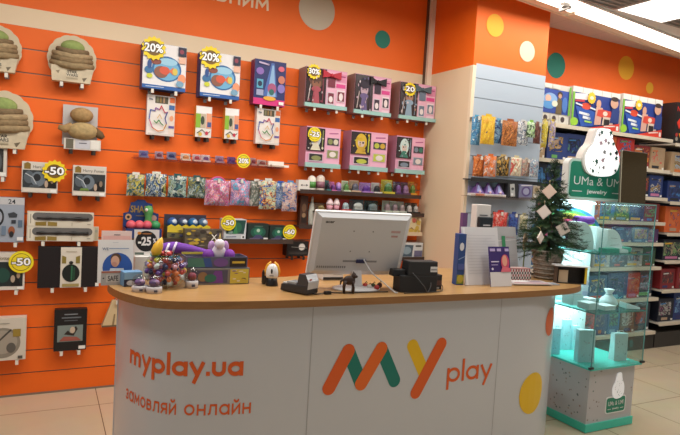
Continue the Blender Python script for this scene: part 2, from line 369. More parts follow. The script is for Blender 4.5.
# ease the front into one clean line
front = crm([front[0], front[1], front[2], front[3], front[4], front[5], Vector((.72, 2.347)), Vector((.95, 2.325)), Vector((1.3, 2.312)), Vector((1.8, 2.305)), Vector((2.25, 2.303)), Vector((2.5, 2.312)), Vector((2.72, 2.335)), Vector((2.87, 2.39)), Vector((2.965, 2.47)), Vector((2.985, 2.55))], 6)
backp = [Vector(a) for a in ((2.93, 2.70), (2.80, 2.84), (2.62, 2.99), (2.44, 3.10), (2.2, 3.13), (1.62, 3.13), (1.46, 3.10), (1.36, 3.0), (1.25, 2.93), (1.1, 2.905), (.7, 2.91), (.45, 2.95), (.32, 2.93))]
outline = list(front)+crm(backp, 4)
def inset(poly, d):
    out = []; n = len(poly)
    for i in range(n):
        a, b, c = poly[i-1], poly[i], poly[(i+1) % n]
        t = (c-a).normalized(); out.append(b+Vector((-t.y, t.x))*d)
    return out
counter = thing('shop_counter', 'long white shop counter with rounded ends and a light wood top', 'counter', (1.6, 2.6, 0))
CO = Vector((1.6, 2.6))
OAK = wood('oak_laminate', 'A8804E', 'BA9260', .3); EDGE = wood('oak_edge', '8E6338', '9C7044', .4)
mb = MB(); mb.prismz([p-CO for p in outline], ZC-.034, ZC, EDGE, OAK, True); mb.build('countertop', counter)
body = inset(outline, .036)
# the laminate front turns in earlier than the top at the right end
ya = 2.34; xa = ray(519, 330).x/ray(519, 330).y*ya
tx, ty = ray(554.5, 312).x, ray(554.5, 312).y
th = math.atan2(ty, tx); best = None
for k in range(10, 120):
    R0 = k*.01; q0 = (xa+R0*math.sin(th), ya+R0*(1-math.cos(th)))
    e0 = abs(q0[0]/q0[1]-tx/ty)
    if best is None or e0 < best[0]: best = (e0, R0)
R0 = best[1]
turn = [Vector((xa+R0*math.sin(a*PI/36), ya+R0*(1-math.cos(a*PI/36)))) for a in range(0, 17)]
keep = [p for p in body[:len(front)] if p.x < xa-.05]
def pull(p):
    q_ = max(0, min(1, (.85-p.x)/.55)); return p+Vector((.022*q_*q_, .085*q_*q_))
keep = [pull(p) for p in keep]
tail = [Vector((2.78, 2.80)), *[p for p in body[len(front):] if .4 < p.x < 2.6]]
body = keep+turn+tail; NF = len(keep)+len(turn)
LAM = M('CBCDD0', .28, coat=.3)
mb = MB(); mb.prismz([p-CO for p in body], .06, ZC-.034, LAM, None, True); cbody = mb.build('front_panel', counter)
mb = MB(); mb.prismz([p-CO for p in inset(body, .03)], 0, .06, M('8E8C8A', .4)); mb.build('plinth', counter)
bfront = body[:NF]
arc = [0]
for a, b in zip(bfront, bfront[1:]): arc.append(arc[-1]+(b-a).length)
def bhit(px, py):                 # pixel -> (distance along the front, height)
    d = ray(px, py)
    for i in range(len(bfront)-1):
        a, b = bfront[i], bfront[i+1]; e = b-a
        det = d.x*(-e.y)+e.x*d.y
        if abs(det) < 1e-9: continue
        t = (a.x*(-e.y)+e.x*a.y)/det; s_ = (d.x*a.y-d.y*a.x)/det
        if -1e-6 <= s_ <= 1+1e-6 and t > 0: return arc[i]+s_*e.length, EYE+d.z*t
    return None
def bpt(s, z, off=.0012):
    s = max(0, min(arc[-1]-1e-6, s))
    for i in range(len(arc)-1):
        if arc[i+1] >= s:
            a, b = bfront[i], bfront[i+1]; e = (b-a).normalized(); p = a+e*(s-arc[i]); n = Vector((e.y, -e.x))
            p = p+n*off-CO; return (p.x, p.y, z)
def bshape(mb, pts, mt, off=.0012): mb.add([bpt(a, b, off) for a, b in pts], [tuple(range(len(pts)))], mt)
def bcaps(name, p1, p2, r, mt, off):
    (s1, z1), (s2, z2) = bhit(*p1), bhit(*p2); a = math.atan2(z2-z1, s2-s1); pts = []
    for k in range(13): t = a+PI/2+PI*k/12; pts.append((s1+r*math.cos(t), z1+r*math.sin(t)))
    for k in range(13): t = a-PI/2+PI*k/12; pts.append((s2+r*math.cos(t), z2+r*math.sin(t)))
    mb = MB(); bshape(mb, pts, mt, off); return mb.build(name, counter)
LO, LT, LY = M('E4601E', .4), M('0B7A6B', .4), M('EDBE16', .4)
R_ = .0335
logo = MB()
def cap2(mb, p1, p2, r, mt, off):
    (s1, z1), (s2, z2) = bhit(*p1), bhit(*p2); a = math.atan2(z2-z1, s2-s1)
    bshape(mb, [(s1+r*math.cos(a+PI/2+PI*k/12), z1+r*math.sin(a+PI/2+PI*k/12)) for k in range(13)]+[(s2+r*math.cos(a-PI/2+PI*k/12), z2+r*math.sin(a-PI/2+PI*k/12)) for k in range(13)], mt, off)
cap2(logo, (348.3, 350.8), (361, 383.5), R_, LT, .0009); cap2(logo, (381.2, 348.5), (394.3, 380.5), R_, LT, .0010)
cap2(logo, (328.8, 388), (348.3, 350.8), R_, LO, .0018); cap2(logo, (361, 383.5), (381.2, 348.5), R_, M('EB6C22', .4), .0022)
cap2(logo, (412.6, 345.8), (424, 373), R_*.98, LY, .0010); cap2(logo, (415.6, 392.5), (441.3, 343.6), R_*.95, LO, .0018)
logo.build('logo', counter)
FB = lambda u, v, o_: bpt(u, v, .0012+o_)
mb = MB(); a = bhit(446.5, 379.5); b = bhit(491, 377)
strokes(mb, 'play', a[0], b[1], bhit(475, 364)[1]-bhit(475, 378)[1], b[0]-a[0], .2, LO, FB, .36); mb.build('lettering', counter)
mb = MB(); a = bhit(130, 363.5); b = bhit(243, 375.5)
strokes(mb, 'myplay.ua', a[0], b[1], bhit(236, 360.5)[1]-bhit(236, 375)[1], b[0]-a[0], .29, LO, FB, .42); mb.build('lettering', counter)
zl = bhit(217, 415)[1]; hl = bhit(217, 404)[1]-zl
for wd_, p0, p1 in (('замовляй', 126, 176), ('онлайн', 184.5, 250.5)):
    mb = MB(); a, b = bhit(p0, 400), bhit(p1, 412); strokes(mb, wd_, a[0], zl, hl, b[0]-a[0], .19, LO, FB, .42); mb.build('lettering', counter)
for px, py, top, rs, c in ((550.2, 321.5, 308, .03, M('E2672C', .4)), (532, 393, 373, .045, LY)):
    s0, z0 = bhit(px, py); r = bhit(px, top)[1]-z0
    mb = MB()
    for k in range(28):
        a, b = -1+2*k/28, -1+2*(k+1)/28; ha, hb = r*math.sqrt(max(0, 1-a*a)), r*math.sqrt(max(0, 1-b*b))
        bshape(mb, [(s0+r*a, z0-ha), (s0+r*b, z0-hb), (s0+r*b, z0+hb), (s0+r*a, z0+ha)], c, .002)
    mb.build('polka_dot', counter)
for px in (312, 499.5):
    s0, _ = bhit(px, 330); mb = MB(); bshape(mb, [(s0-.002, .06), (s0+.002, .06), (s0+.002, ZC-.034), (s0-.002, ZC-.034)], M('A9A9AB', .4), .0006); mb.build('seam', counter)
# ------------------------------------------------------------------ things hung on the orange slat wall
CHROME = M('C9C6C0', .25, .8); DARKM = M('4A4038', .4, .5)
def art(mb, w, h, y, shapes, x0=None, z0=0):
    x0 = -w/2 if x0 is None else x0
    for i, sh in enumerate(shapes):
        k, c = sh[0], sh[-1]; yy = y-.0006*(i+1); X = lambda u: x0+u*w; V = lambda v: z0+v*h
        if k == 'r': mb.rect(X(sh[1]), V(sh[2]), X(sh[3]), V(sh[4]), yy, c)
        elif k == 'e': mb.disc(X(sh[1]), V(sh[2]), sh[3]*w, sh[4]*h, yy, c)
        elif k == 'p': mb.flat([(X(a), V(b)) for a, b in sh[1]], yy, c)
        elif k == 'l': mb.line([(X(a), V(b)) for a, b in sh[1]], sh[2]*w, yy, c)
        elif k == 't': mb.text(sh[1], X(sh[2]), V(sh[3]), sh[4]*h, c, yy, 'c', .01)
        elif k == 's': mb.star(X(sh[1]), V(sh[2]), sh[3]*w, yy, c)
def speck(n, seed, cols, u0=.03, v0=.03, u1=.97, v1=.97, s=.1):
    r = random.Random(seed); out = []
    for _ in range(n):
        c = r.choice(cols); u, v = r.uniform(u0, u1), r.uniform(v0, v1); a, b = r.uniform(.4, 1)*s, r.uniform(.4, 1)*s
        if r.random() < .5: out.append(('e', min(max(u, u0+a), u1-a), min(max(v, v0+b), v1-b), a, b, c))
        else:
            q = r.uniform(0, PI); u = min(max(u, u0+a), u1-a); v = min(max(v, v0+b), v1-b)
            out.append(('p', [(u+a*math.cos(q+k*PI/2), v+b*math.sin(q+k*PI/2)) for k in range(4)], c))
    return out
def sticker(parent, x, z, r, txt, y, label, spiky=True):
    mb = MB()
    if spiky:
        mb.star(x, z, r, y, 'F2D61E', 14, .84); mb.disc(x, z, r*.62, r*.6, y-.0006, '7A5A1A')
    else:
        mb.disc(x, z, r, r, y, 'F0DC22'); mb.disc(x, z, r*.8, r*.8, y-.0005, '8A7A20'); mb.disc(x, z, r*.74, r*.74, y-.0008, 'EBD62A')
    mb.text(txt, x, z-r*.28, r*.62, M('2A2016', .5), y-.0012, 'c', .09, r*1.62); mb.text(txt, x, z-r*.28, r*.62, M('FFFFFF', .5), y-.0018, 'c', .03, r*1.5)
    o = mb.build('sale_sticker', parent); o['label'] = label; return o
def peg(x, z, yw, ln, short, nth, dark=False, grp='display pegs on the orange slat wall'):
    mt = DARKM if dark else CHROME; c = 'dark' if dark else 'chrome'
    t = thing('display_peg', f'{c} display peg under the {short}, {nth}', 'hook', (x, yw, z), group=grp)
    mb = MB(); mb.box(-.005, -ln, -.008, .005, 0, 0, mt); mb.build('arm', t)
    mb = MB(); mb.box(-.012, -.006, -.028, .012, -.0005, .0, mt); mb.build('back_plate', t)
    mb = MB(); mb.box(-.009, -ln-.004, -.03, .009, -ln+.002, -.002, mt if dark else M('E4DED2', .3)); mb.build('end_tab', t)
def hang(name, label, cat, BL, TR, t, col, shapes, short, side=None, pegs=2, dark=False, group=None, yw=DW, thick=None, grp='display pegs on the orange slat wall', bev=0):
    yf = yw-t; a, b = P(*BL, yf), P(*TR, yf); w, h = b.x-a.x, b.z-a.z
    o = thing(name, label, cat, ((a.x+b.x)/2, yf, a.z), group=group)
    mb = MB(); mb.box(-w/2, 0, 0, w/2, (thick or t-.012), h, side or col)
    mb.rect(-w/2+.0005, .0005, w/2-.0005, h-.0005, -.0003, col); art(mb, w, h, -.0004, shapes); mb.build('carton', o)
    for i in range(pegs):
        f = (.24, .78)[i] if pegs == 2 else .5
        peg(a.x+w*f, a.z-.001, yw, t+.004, short, ('nearer its dark end' if 0 else ('first' if i == 0 else 'second')+' of its pair') if pegs == 2 else 'the only one', dark, grp)
    return o, w, h
def part(o, name, w, h, shapes, y=0, label=None, back=None):
    mb = MB(); 
    if back: mb.box(back[0]*w-w/2, y, back[1]*h, back[2]*w-w/2, y+.004, back[3]*h, back[4])
    art(mb, w, h, y, shapes); p = mb.build(name, o)
    if label: p['label'] = label
    return p
# plush packs: scalloped card, cloth bundle and a printed tray (the figure itself is left plain)
def scallop(cx, cz, rx, rz, n=15, a0=0, a1=2*PI):
    pts = []
    for i in range(n*6):
        a = a0+(a1-a0)*i/(n*6-1 if a1-a0 < 6 else n*6); q = 1+.035*abs(math.sin(a*n/2)); pts.append((cx+rx*q*math.cos(a), cz+rz*q*math.sin(a)))
    return pts
def plush_pack(px, py, wpx, label, lbl):
    yf = DW-.10; c = P(px, py, yf); r = (P(px+wpx/2, py, yf)-P(px-wpx/2, py, yf)).length/2
    o = thing('plush_pack', label, 'toy', (c.x, yf, c.z-r), group='round card packs of cloth toys')
    mb = MB(); mb.prism(scallop(0, r*1.05, r*.97, r*1.02), .06, .068, M('D6C6A8', .7)); mb.build('backing_card', o)
    mb = MB(); mb.prism([(-r*.78, .0), (r*.74, .0), (r*.86, r*.62), (-r*.84, r*.66)], -.01, .06, M('CDBEA2', .6, noise=.12, nscale=20))
    art(mb, r*1.6, r*.66, -.0105, [('p', [(.1, .62), (.2, .7), (.16, .45)], '8E7F66'), ('p', [(.75, .3), (.88, .38), (.8, .08)], '6E624E'), ('r', .36, .34, .64, .6, 'D8CCB4'), ('t', 'STAR', .5, .56, .17, '1E1A16'), ('t', 'WARS', .5, .36, .17, '1E1A16'), ('r', .36, .2, .64, .26, 'A89A80')])
    mb.build('printed_tray', o)
    mb = MB(); rnd = random.Random(px)
    for i, (z, rr, cl) in enumerate(((.72, .86, '9A8462'), (.92, .8, '8C7656'), (1.12, .78, 'A68F6C'), (1.3, .62, '7E6A4E'))):
        mb.tube([(-r*rr, .02, r*z+r*.1), (-r*rr*.5, -.012, r*z), (0, -.02, r*(z-.04)), (r*rr*.5, -.012, r*z), (r*rr, .02, r*(z+.06))], [r*.1, r*.15, r*.16, r*.15, r*.1], M(cl, .95, noise=.2, bump=.5, nscale=40), 8)
    mb.build('cloth_bundle', o)
    mb = MB(); mb.ell((0, .01, r*1.52), (r*.48, .045, r*.30), M('8FA05E', .9, noise=.12, bump=.3, nscale=40), 18, 10); p = mb.build('cloth_cap', o); p['label'] = 'sage green cloth cap'
    for i, f in enumerate((-.4, .42)): peg(c.x+r*f, c.z-r-.001, DW, .10, lbl, 'first of its pair' if i == 0 else 'second of its pair')
    return o
plush_pack(-4, 48, 52, 'round card pack with sage and tan cloth toy, cut by the photo edge, top row', 'topmost pack at the photo edge')
plush_pack(72.5, 59, 50, 'round scalloped card pack with sage and tan cloth toy, complete, top row', 'whole round pack of the top row')
plush_pack(2, 120, 64, 'large round card pack with sage and tan cloth toy, second row', 'large round pack of the second row')
def bundle_pack():
    yf = DW-.07; a, b = P(63.7, 148.5, yf), P(97, 107, yf); w, h = b.x-a.x+.03, b.z-a.z
    o = thing('plush_pack', 'tan cloth toy on a grey card with a white printed foot', 'toy', (a.x+w/2, yf, a.z))
    mb = MB(); mb.box(-w/2-.01, .04, h*.1, w/2-.02, .046, h, M('C7C2C0', .6)); mb.build('backing_card', o)
    mb = MB(); mb.box(-w/2, -.02, 0, w/2, .05, h*.24, M('DDD6CC', .5)); art(mb, w, h*.24, -.021, [('r', .05, .05, .25, .95, '6A6454'), ('r', .3, .1, .7, .9, 'C8C8CE'), ('r', .72, .1, .96, .9, 'E8E4DC'), ('l', [(.4, .6), (.6, .62)], .03, '77767E')]); mb.build('printed_foot', o)
    mb = MB(); F = M('A8895C', .95, noise=.2, bump=.4, nscale=40)
    mb.ell((-.01, .0, h*.78), (w*.32, .05, h*.17), F, 16, 10); mb.ell((0, -.005, h*.42), (w*.42, .06, h*.2), M('B39A6C', .95, noise=.2, bump=.4, nscale=40), 16, 10)
    mb.tube([(-w*.3, 0, h*.5), (-w*.5, -.01, h*.44), (-w*.66, -.015, h*.47)], [.03, .025, .015], F); mb.tube([(w*.3, 0, h*.45), (w*.48, -.01, h*.36), (w*.56, -.015, h*.3)], [.03, .025, .015], M('6E5638', .95)); mb.build('cloth_body', o)
    for i, f in enumerate((.2, .82)): peg(a.x+w*f, a.z-.001, DW, .085, 'tan cloth toy on grey card', ('first', 'second')[i]+' of its pair', True)
bundle_pack()
def hp_art(seed):
    return [('r', .03, .74, .97, .97, 'D9D2C6'), ('p', [(.06, .76), (.24, .76), (.24, .93), (.15, .98), (.06, .93)], '8A6E2C'), ('t', 'Harry Potter', .62, .8, .085, '7A766E'), ('r', .03, .17, .97, .73, '2E3438'),
            ('e', .2, .5, .14, .2, '566068'), ('e', .45, .45, .2, .24, '6E7A84'), ('e', .42, .5, .1, .12, '1E2226'), ('l', [(.1, .62), (.3, .5), (.4, .3)], .025, 'C8CED2'), ('p', [(.62, .18), (.75, .5), (.9, .45), (.95, .18)], '14110F'), ('e', .68, .3, .05, .12, 'B9A28E'), ('e', .84, .42, .05, .1, '8E7A66'), ('p', [(.2, .18), (.5, .18), (.45, .26), (.25, .26)], ('6F8A3E' if seed else '4E565C')), ('r', .03, .02, .97, .16, 'DCD5C8'), ('r', .8, .03, .96, .13, 'F4F2EE')]
o, w, h = hang('gift_box', 'white boxed gift set with dark picture and a yellow sale sticker, third row', 'box', (21.2, 192.3), (58.3, 163.2), .09, 'DDD8CE', hp_art(0), 'stickered white gift box', dark=True)
sticker(o, w*.40, h*.73, .074, '-50', -.012, 'yellow and white sale sticker, reading -50')
hang('gift_box', 'white boxed gift set with dark picture and no sticker, third row', 'box', (72.2, 195.6), (106.6, 167), .09, 'DDD8CE', hp_art(1), 'unstickered white gift box', dark=True)
hang('toy_box', 'white framed dark box cut by the photo edge, beside the stickered gift box', 'box', (-10, 176), (7, 148), .09, 'D5D0C6', [('r', .1, .16, .8, .95, '2C2A2A'), ('e', .5, .5, .2, .3, '555A5E'), ('r', .6, .03, .96, .14, 'F2F0EA')], 'dark box at the photo edge')
hang('advent_calendar', 'pale blue grey calendar box printed with a black 24', 'box', (-14, 242), (24.6, 198), .08, '9FA8B6', [('r', 0, .84, 1, 1, 'C6C6C8'), ('t', '24', .66, .86, .1, '23262C'), ('e', .3, .56, .16, .2, '20242A'), ('e', .3, .56, .11, .14, 'A8B0BC'), ('p', [(.56, .64), (.72, .68), (.82, .63), (.8, .56), (.6, .55)], '3A4048'), ('r', .66, .42, .78, .5, '333A44'), ('r', .84, .34, .96, .5, '5E7288'), ('e', .67, .26, .09, .1, '9A5A3A'), ('e', .67, .18, .06, .07, '23262C'), ('r', .4, .16, .52, .36, '71849A'), ('r', .82, .04, .99, .12, 'ECEDEE')], 'calendar box', side='8A93A2')
# boxed wands, two stacked on one pair of pegs and one behind
def wand(BL, TR, t, label, pegs, wig, dx=0):
    o, w, h = hang('wand_box', label, 'box', BL, TR, t, 'D8D0BE', [('r', .02, .08, .1, .92, 'E4DDCC'), ('l', [(.05, .2), (.05, .8)], .012, '9A927E'), ('p', [(.12, .06), (.28, .06), (.28, .34), (.12, .3)], '8C7430'), ('p', [(.30, .06), (.44, .06), (.44, .3), (.30, .34)], '947C3A'), ('r', .66, .08, .67, .3, 'B0A68E'), ('l', [(.9, .2), (.95, .2)], .01, '8E8878')], 'stacked wand boxes', pegs=pegs, thick=.017, group='long cream boxes with a wand window')
    mb = MB(); n = 12; x0, x1, zc, rr = -w*.36, w*.42, h*.66, h*.26
    mb.flat([(x0+rr*math.cos(PI/2+PI*k/n), zc+rr*math.sin(PI/2+PI*k/n)) for k in range(n+1)]+[(x1+rr*math.cos(-PI/2+PI*k/n), zc+rr*math.sin(-PI/2+PI*k/n)) for k in range(n+1)], -.002, M('6E6C6A', .2)); mb.build('window', o)
    mb = MB(); pts = [(x0+(x1-x0)*k/10, -.006, zc-rr*.35) for k in range(11)]
    mb.tube(pts, [.004+(.006 if (k*wig) % 3 == 1 else 0)+(.003 if k > 6 else 0) for k in range(11)], M('1E1A18', .4)); mb.build('wand', o)
    return o
wand((26.4, 241), (93.6, 227.2), .07, 'long cream wand box, lower of the two stacked', 2, 1)
wand((27, 226.3), (94, 212.8), .07, 'long cream wand box, upper of the two stacked', 0, 2)
hang('wand_box', 'end of a cream box showing behind the stacked wand boxes', 'box', (84, 240.6), (98.8, 227), .05, 'CFC6B0', [('r', .72, .05, .95, .95, 'B5AA90'), ('r', .75, .6, .92, .8, '9A9A8C')], 'cream box behind the wands', pegs=0, thick=.03)
o, w, h = hang('gift_box', 'white framed green gift box with sale sticker, below the calendar box', 'box', (-13, 290.5), (25.2, 253), .09, 'DAD3C8', [('r', .05, .1, .95, .76, '1E2A2C'), ('e', .4, .4, .2, .2, '1F4A40'), ('p', [(.62, .1), (.7, .4), (.8, .45), (.9, .1)], '141212'), ('e', .68, .3, .06, .1, 'B5A28E'), ('e', .83, .4, .05, .09, 'A89078'), ('t', 'Potter', .45, .82, .09, '8A7A62'), ('r', .8, .02, .96, .09, 'F2F0EA')], 'green gift box')
sticker(o, w*.40, h*.76, .07, '-50', -.012, 'yellow round sale sticker, reading -50', False)
o, w, h = hang('scarf_set', 'black folded scarf set with a white printed band around it', 'box', (37, 288.2), (100, 247.3), .08, M('1C1517', .9), [], 'black scarf set', bev=.004)
mb = MB(); mb.box(-w*.14, -.006, 0, w*.2, .0, h, M('DDD6C8', .5)); art(mb, w*.34, h, -.0065, [('p', [(.06, .6), (.26, .6), (.26, .76), (.06, .8)], '8A7A36'), ('p', [(.72, .6), (.92, .6), (.92, .8), (.72, .76)], '8A7A36'), ('e', .5, .36, .42, .22, '141E1C'), ('r', .5, .18, .58, .54, '2E6A4A'), ('r', .62, .2, .68, .5, '24543C'), ('e', .5, .62, .1, .04, '23201E'), ('l', [(.25, .9), (.75, .9)], .03, 'A89E8A'), ('r', .1, .03, .9, .1, 'A6945E')], x0=-w*.14); mb.build('paper_band', o)
mb = MB(); mb.rect(w*.44, .004, w*.5, h*.1, -.001, 'EDEAE4'); mb.build('price_label', o)
hang('toy_box', 'white box with a grey oval window, lowest row at the photo edge', 'box', (-14, 362), (26.6, 317.5), .09, 'D6CDBE', [('e', .4, .42, .46, .36, '8E8678'), ('e', .4, .44, .38, .28, 'A59C8E'), ('l', [(.1, .3), (.6, .72)], .05, '4A4640'), ('e', .62, .3, .12, .12, '5E5A54'), ('r', .66, .56, .86, .74, '9A8236'), ('l', [(.3, .88), (.56, .88)], .02, '8A8478'), ('r', .8, .03, .92, .1, '55504A')], 'white box in the lowest row')
hang('game_box', 'black boxed book set with a pale picture, lowest row', 'box', (53.4, 351.6), (87.4, 308.7), .07, M('17181A', .4), [('l', [(.3, .88), (.7, .88)], .035, '8A9096'), ('l', [(.22, .8), (.8, .8)], .045, '6E747A'), ('l', [(.3, .73), (.7, .73)], .03, '5E646A'), ('r', .1, .22, .88, .62, '7E8C88'), ('p', [(.3, .4), (.42, .5), (.5, .42), (.66, .6), (.72, .52), (.6, .36)], '2E2622'), ('e', .56, .5, .08, .08, 'C9B49C'), ('p', [(.15, .24), (.84, .24), (.7, .33), (.3, .35)], 'A0584C'), ('r', .76, .03, .97, .11, 'EDEBE6')], 'black book box')
# aquarium play sets
def aquarium(BL, TR, sx, sy, lbl, short):
    o, w, h = hang('playset_box', lbl, 'box', BL, TR, .13, 'E9E6E6', [('r', 0, 0, 1, .085, '2A5FA8'), ('l', [(.08, .04), (.5, .05)], .012, 'DDE6F2'), ('e', .55, .46, .34, .28, '2F6CA6'), ('e', .55, .44, .30, .23, '6FB0D6'), ('e', .57, .62, .22, .08, '9CCBE4'), ('e', .3, .60, .12, .07, '8A4A3C'), ('e', .42, .38, .16, .13, '8C5A48'), ('e', .5, .42, .12, .09, 'D2583C'), ('p', [(.6, .42), (.7, .52), (.7, .34)], 'E0764C'), ('e', .74, .42, .06, .08, 'D8C25A'), ('e', .14, .4, .1, .08, '3A6FA0'), ('e', .15, .52, .05, .1, '2C4F8E'), ('e', .16, .27, .07, .05, 'C9CF3E'), ('r', .8, .78, .99, .98, '24263E'), ('e', .88, .88, .05, .05, '8E3A4E'), ('r', .82, .62, .98, .76, 'E8B8A0'), ('e', .9, .28, .09, .1, 'EE9A72'), ('e', .86, .16, .09, .07, '7AA4C0')], short, side='2B4E86', group='aquarium play set boxes')
    sticker(o, sx*w, sy*h, .082, '20%', -.012, 'yellow starburst sticker, reading 20%')
aquarium((141.8, 87), (187, 47.8), -.27, .87, 'aquarium play set box with starburst sticker, nearer the round card packs', 'aquarium box nearer the round packs')
aquarium((199.7, 95.6), (241, 56.6), -.28, .87, 'aquarium play set box with starburst sticker, beside the purple lamp box', 'aquarium box beside the purple lamp box')
hang('lamp_kit_box', 'dark blue and pink box showing a glowing tower lamp', 'box', (253, 103.4), (286.5, 63.2), .10, '27306A', [('r', 0, 0, 1, .14, 'D8307E'), ('p', [(.3, .2), (.75, .2), (.62, .95), (.52, .95)], '4A6AB0'), ('p', [(.42, .2), (.7, .2), (.6, .9), (.55, .9)], '8FB6DC'), ('e', .57, .38, .14, .12, 'A8557E'), ('e', .56, .3, .08, .07, '2E6A64'), ('e', .17, .74, .12, .08, '8C6AB8'), ('r', .08, .36, .28, .56, '5AA6C4'), ('e', .18, .46, .07, .06, '23304E'), ('r', .08, .2, .3, .33, 'A0A6C8'), ('e', .84, .84, .1, .06, 'D8657E'), ('e', .86, .6, .11, .09, 'C87A66'), ('e', .86, .4, .12, .1, '8A78C0'), ('e', .5, .15, .2, .05, 'E8A83E'), ('l', [(.12, .93), (.42, .9)], .05, 'C8B4D6'), ('r', .8, .03, .96, .1, 'F0EEEA')], 'dark blue lamp box', side='7E2A5C')
def arts(BL, TR, lbl, short):
    r = random.Random(3)
    pts = [(.08, .38), (.12, .62), (.28, .6), (.3, .68), (.44, .64), (.5, .74), (.62, .58), (.72, .6), (.64, .44), (.7, .3), (.6, .14), (.4, .1), (.2, .18), (.08, .38)]
    cols = ['3A5AA8', '3A5AA8', '8A4A9A', '8A4A9A', 'C83A4E', 'C83A4E', 'B04A6A', '2E3E8E', '2E3E8E', 'C88A2E', 'E08A2A', 'D8763A', 'C85A8A']
    sh = [('r', .28, .8, .74, .97, '55503E'), ('r', .32, .82, .4, .96, '7E7A5A'), ('r', .44, .82, .5, .96, '96763E'), ('r', .56, .82, .62, .96, 'B08A6A'), ('r', .78, .02, .98, .96, 'E8D8CC'), ('r', .78, .66, .98, .78, '3E6AA6'), ('r', .8, .84, .98, .97, 'E0703A'), ('e', .88, .45, .07, .07, 'E8A07A'), ('r', .78, .2, .98, .26, '6A5AA0'), ('l', [(.06, .9), (.18, .88)], .04, '7E8A9A')]
    sh += [('l', [pts[i], pts[i+1]], .035, cols[i]) for i in range(13)]
    sh += [('l', [(.24, .36), (.34, .3), (.42, .38), (.5, .3), (.58, .26)], .035, '3E8A3E'), ('l', [(.36, .42), (.44, .52), (.52, .42)], .02, 'D8A83A'), ('r', .05, .0, .95, .05, 'D8CFC8')]
    hang('craft_kit_box', lbl, 'box', BL, TR, .06, 'ECE4DE', sh, short, side='D8CFC8', dark=True, group='large white craft kit boxes')
arts((146, 134.3), (175.6, 97.2), 'large white craft kit box with colourful winding lines, nearer the grey card toy', 'craft kit nearer the grey card toy')
arts((255.4, 143.3), (280.6, 110.6), 'large white craft kit box with colourful winding lines, under the lamp box', 'craft kit under the lamp box')
def kit(BL, TR, lbl, short):
    hang('craft_kit_box', lbl, 'box', BL, TR, .07, 'ECE6E0', [('r', .05, .78, .95, .98, 'F6F4F2'), ('r', 0, .3, .3, .75, '8EB83A'), ('r', .3, .3, .62, .75, 'C9B8A0'), ('e', .42, .54, .12, .14, '3E4A3A'), ('r', .66, .3, .98, .78, 'E8A07E'), ('r', .72, .34, .96, .5, '4A5A8E'), ('l', [(.1, .12), (.4, .24), (.7, .12), (.9, .2)], .05, '55604A'), ('e', .3, .1, .12, .06, 'E0B84A'), ('e', .7, .14, .1, .06, 'C83A4E')], short, side='E8A03A', dark=True, group='small white craft kit boxes')
kit((195, 136.6), (212.4, 107.2), 'small green and white craft kit box under the second aquarium box', 'small kit under the aquarium box')
kit((224, 138.6), (239.4, 109.3), 'small green and white craft kit box beside the large kit of winding lines', 'small kit beside the large kit')
# fashion doll boxes
def doll_tall(BL, TR, lbl, short, acc, hair, skin, dress, bow, st=None, pegs=2):
    o, w, h = hang('doll_box', lbl, 'box', BL, TR, .15, 'E3A3BE', [('r', .5, .03, .98, .95, 'E7B3C8'), ('r', .74, .7, .98, .93, 'DE8FB0'), ('l', [(.78, .86), (.95, .86)], .025, 'A03A72'), ('r', .74, .56, .97, .66, 'D6488C'), ('r', .53, .1, .7, .42, 'D8C8D2'), ('r', .55, .13, .69, .4, acc), ('e', .62, .24, .05, .08, 'E8DCDC'), ('r', .76, .2, .96, .5, 'E8D4DA'), ('r', .78, .22, .95, .46, acc), ('e', .865, .33, .05, .1, 'E8D8D8'), ('r', .53, .55, .71, .86, acc), ('r', .76, .05, .97, .15, 'EBC8D6')], short, side='94706C', group='tall pink doll boxes with a bow', pegs=pegs)
    mb = MB(); mb.box(-w/2+.002, -.012, h*.02, -w*.02, 0, h*.98, M('3A2E30', .25))
    art(mb, w*.47, h*.94, -.0125, [('e', .5, .7, .36, .24, hair), ('e', .5, .62, .22, .17, skin), ('p', [(.3, .06), (.7, .06), (.62, .42), (.38, .42)], dress), ('e', .5, .44, .24, .08, dress), ('e', .5, .74, .26, .1, hair), ('l', [(.84, .1), (.84, .9)], .05, acc), ('e', .4, .62, .03, .02, '2A2020'), ('e', .6, .62, .03, .02, '2A2020'), ('l', [(.1, .1), (.2, .55)], .05, 'B8A6A4')]+speck(16, BL[0], [acc, dress, skin, 'D8C8CC', '2A2226'], .04, .03, .96, .97, .055), x0=-w*.49, z0=h*.03); mb.build('window', o)
    mb = MB(); mb.box(-w/2-.004, -.02, -.004, w/2+.004, .0, h*.085, M('9CC4BE', .4)); mb.build('ledge', o)
    mb = MB()
    for s in (-1, 1): mb.hexa([(.0*w+w*.1, -.02, h*.82), (w*(.1+s*.22), -.03, h*.76), (w*(.1+s*.22), -.01, h*.76), (w*.1, 0, h*.82)], [(w*.1, -.02, h*.87), (w*(.1+s*.22), -.03, h*.96), (w*(.1+s*.22), -.01, h*.96), (w*.1, 0, h*.87)], M(bow, .6))
    mb.ell((w*.1, -.02, h*.845), (.014, .014, .016), M(bow, .6), 10, 6); p = mb.build('bow', o)
    if st: sticker(o, *[w*st[0], h*st[1]], .06, st[2], -.025, 'round sale sticker, reading '+st[2], st[3])
    return o
doll_tall((304.2, 105.4), (347.4, 72.4), 'tall pink doll box with a red bow and sale sticker', 'red bowed doll box', '7A2E40', '5A3A2C', '8E5C44', 'A84A58', 'B8263A', (-.34, .87, '30%', True))
doll_tall((353.2, 112.4), (391.6, 78.8), 'tall pink doll box with a black bow', 'black bowed doll box', '3A2A3A', '2E2434', 'B79AA8', '6A5A86', '1E1A1E')
doll_tall((398.2, 117.8), (436.2, 86.6), 'tall pink doll box with a grey bow, next to the column', 'grey bowed doll box', '6A7A8E', '4A3A34', 'A87E6A', '8AA0B4', '4E5E66', (-.27, .8, '20', True))
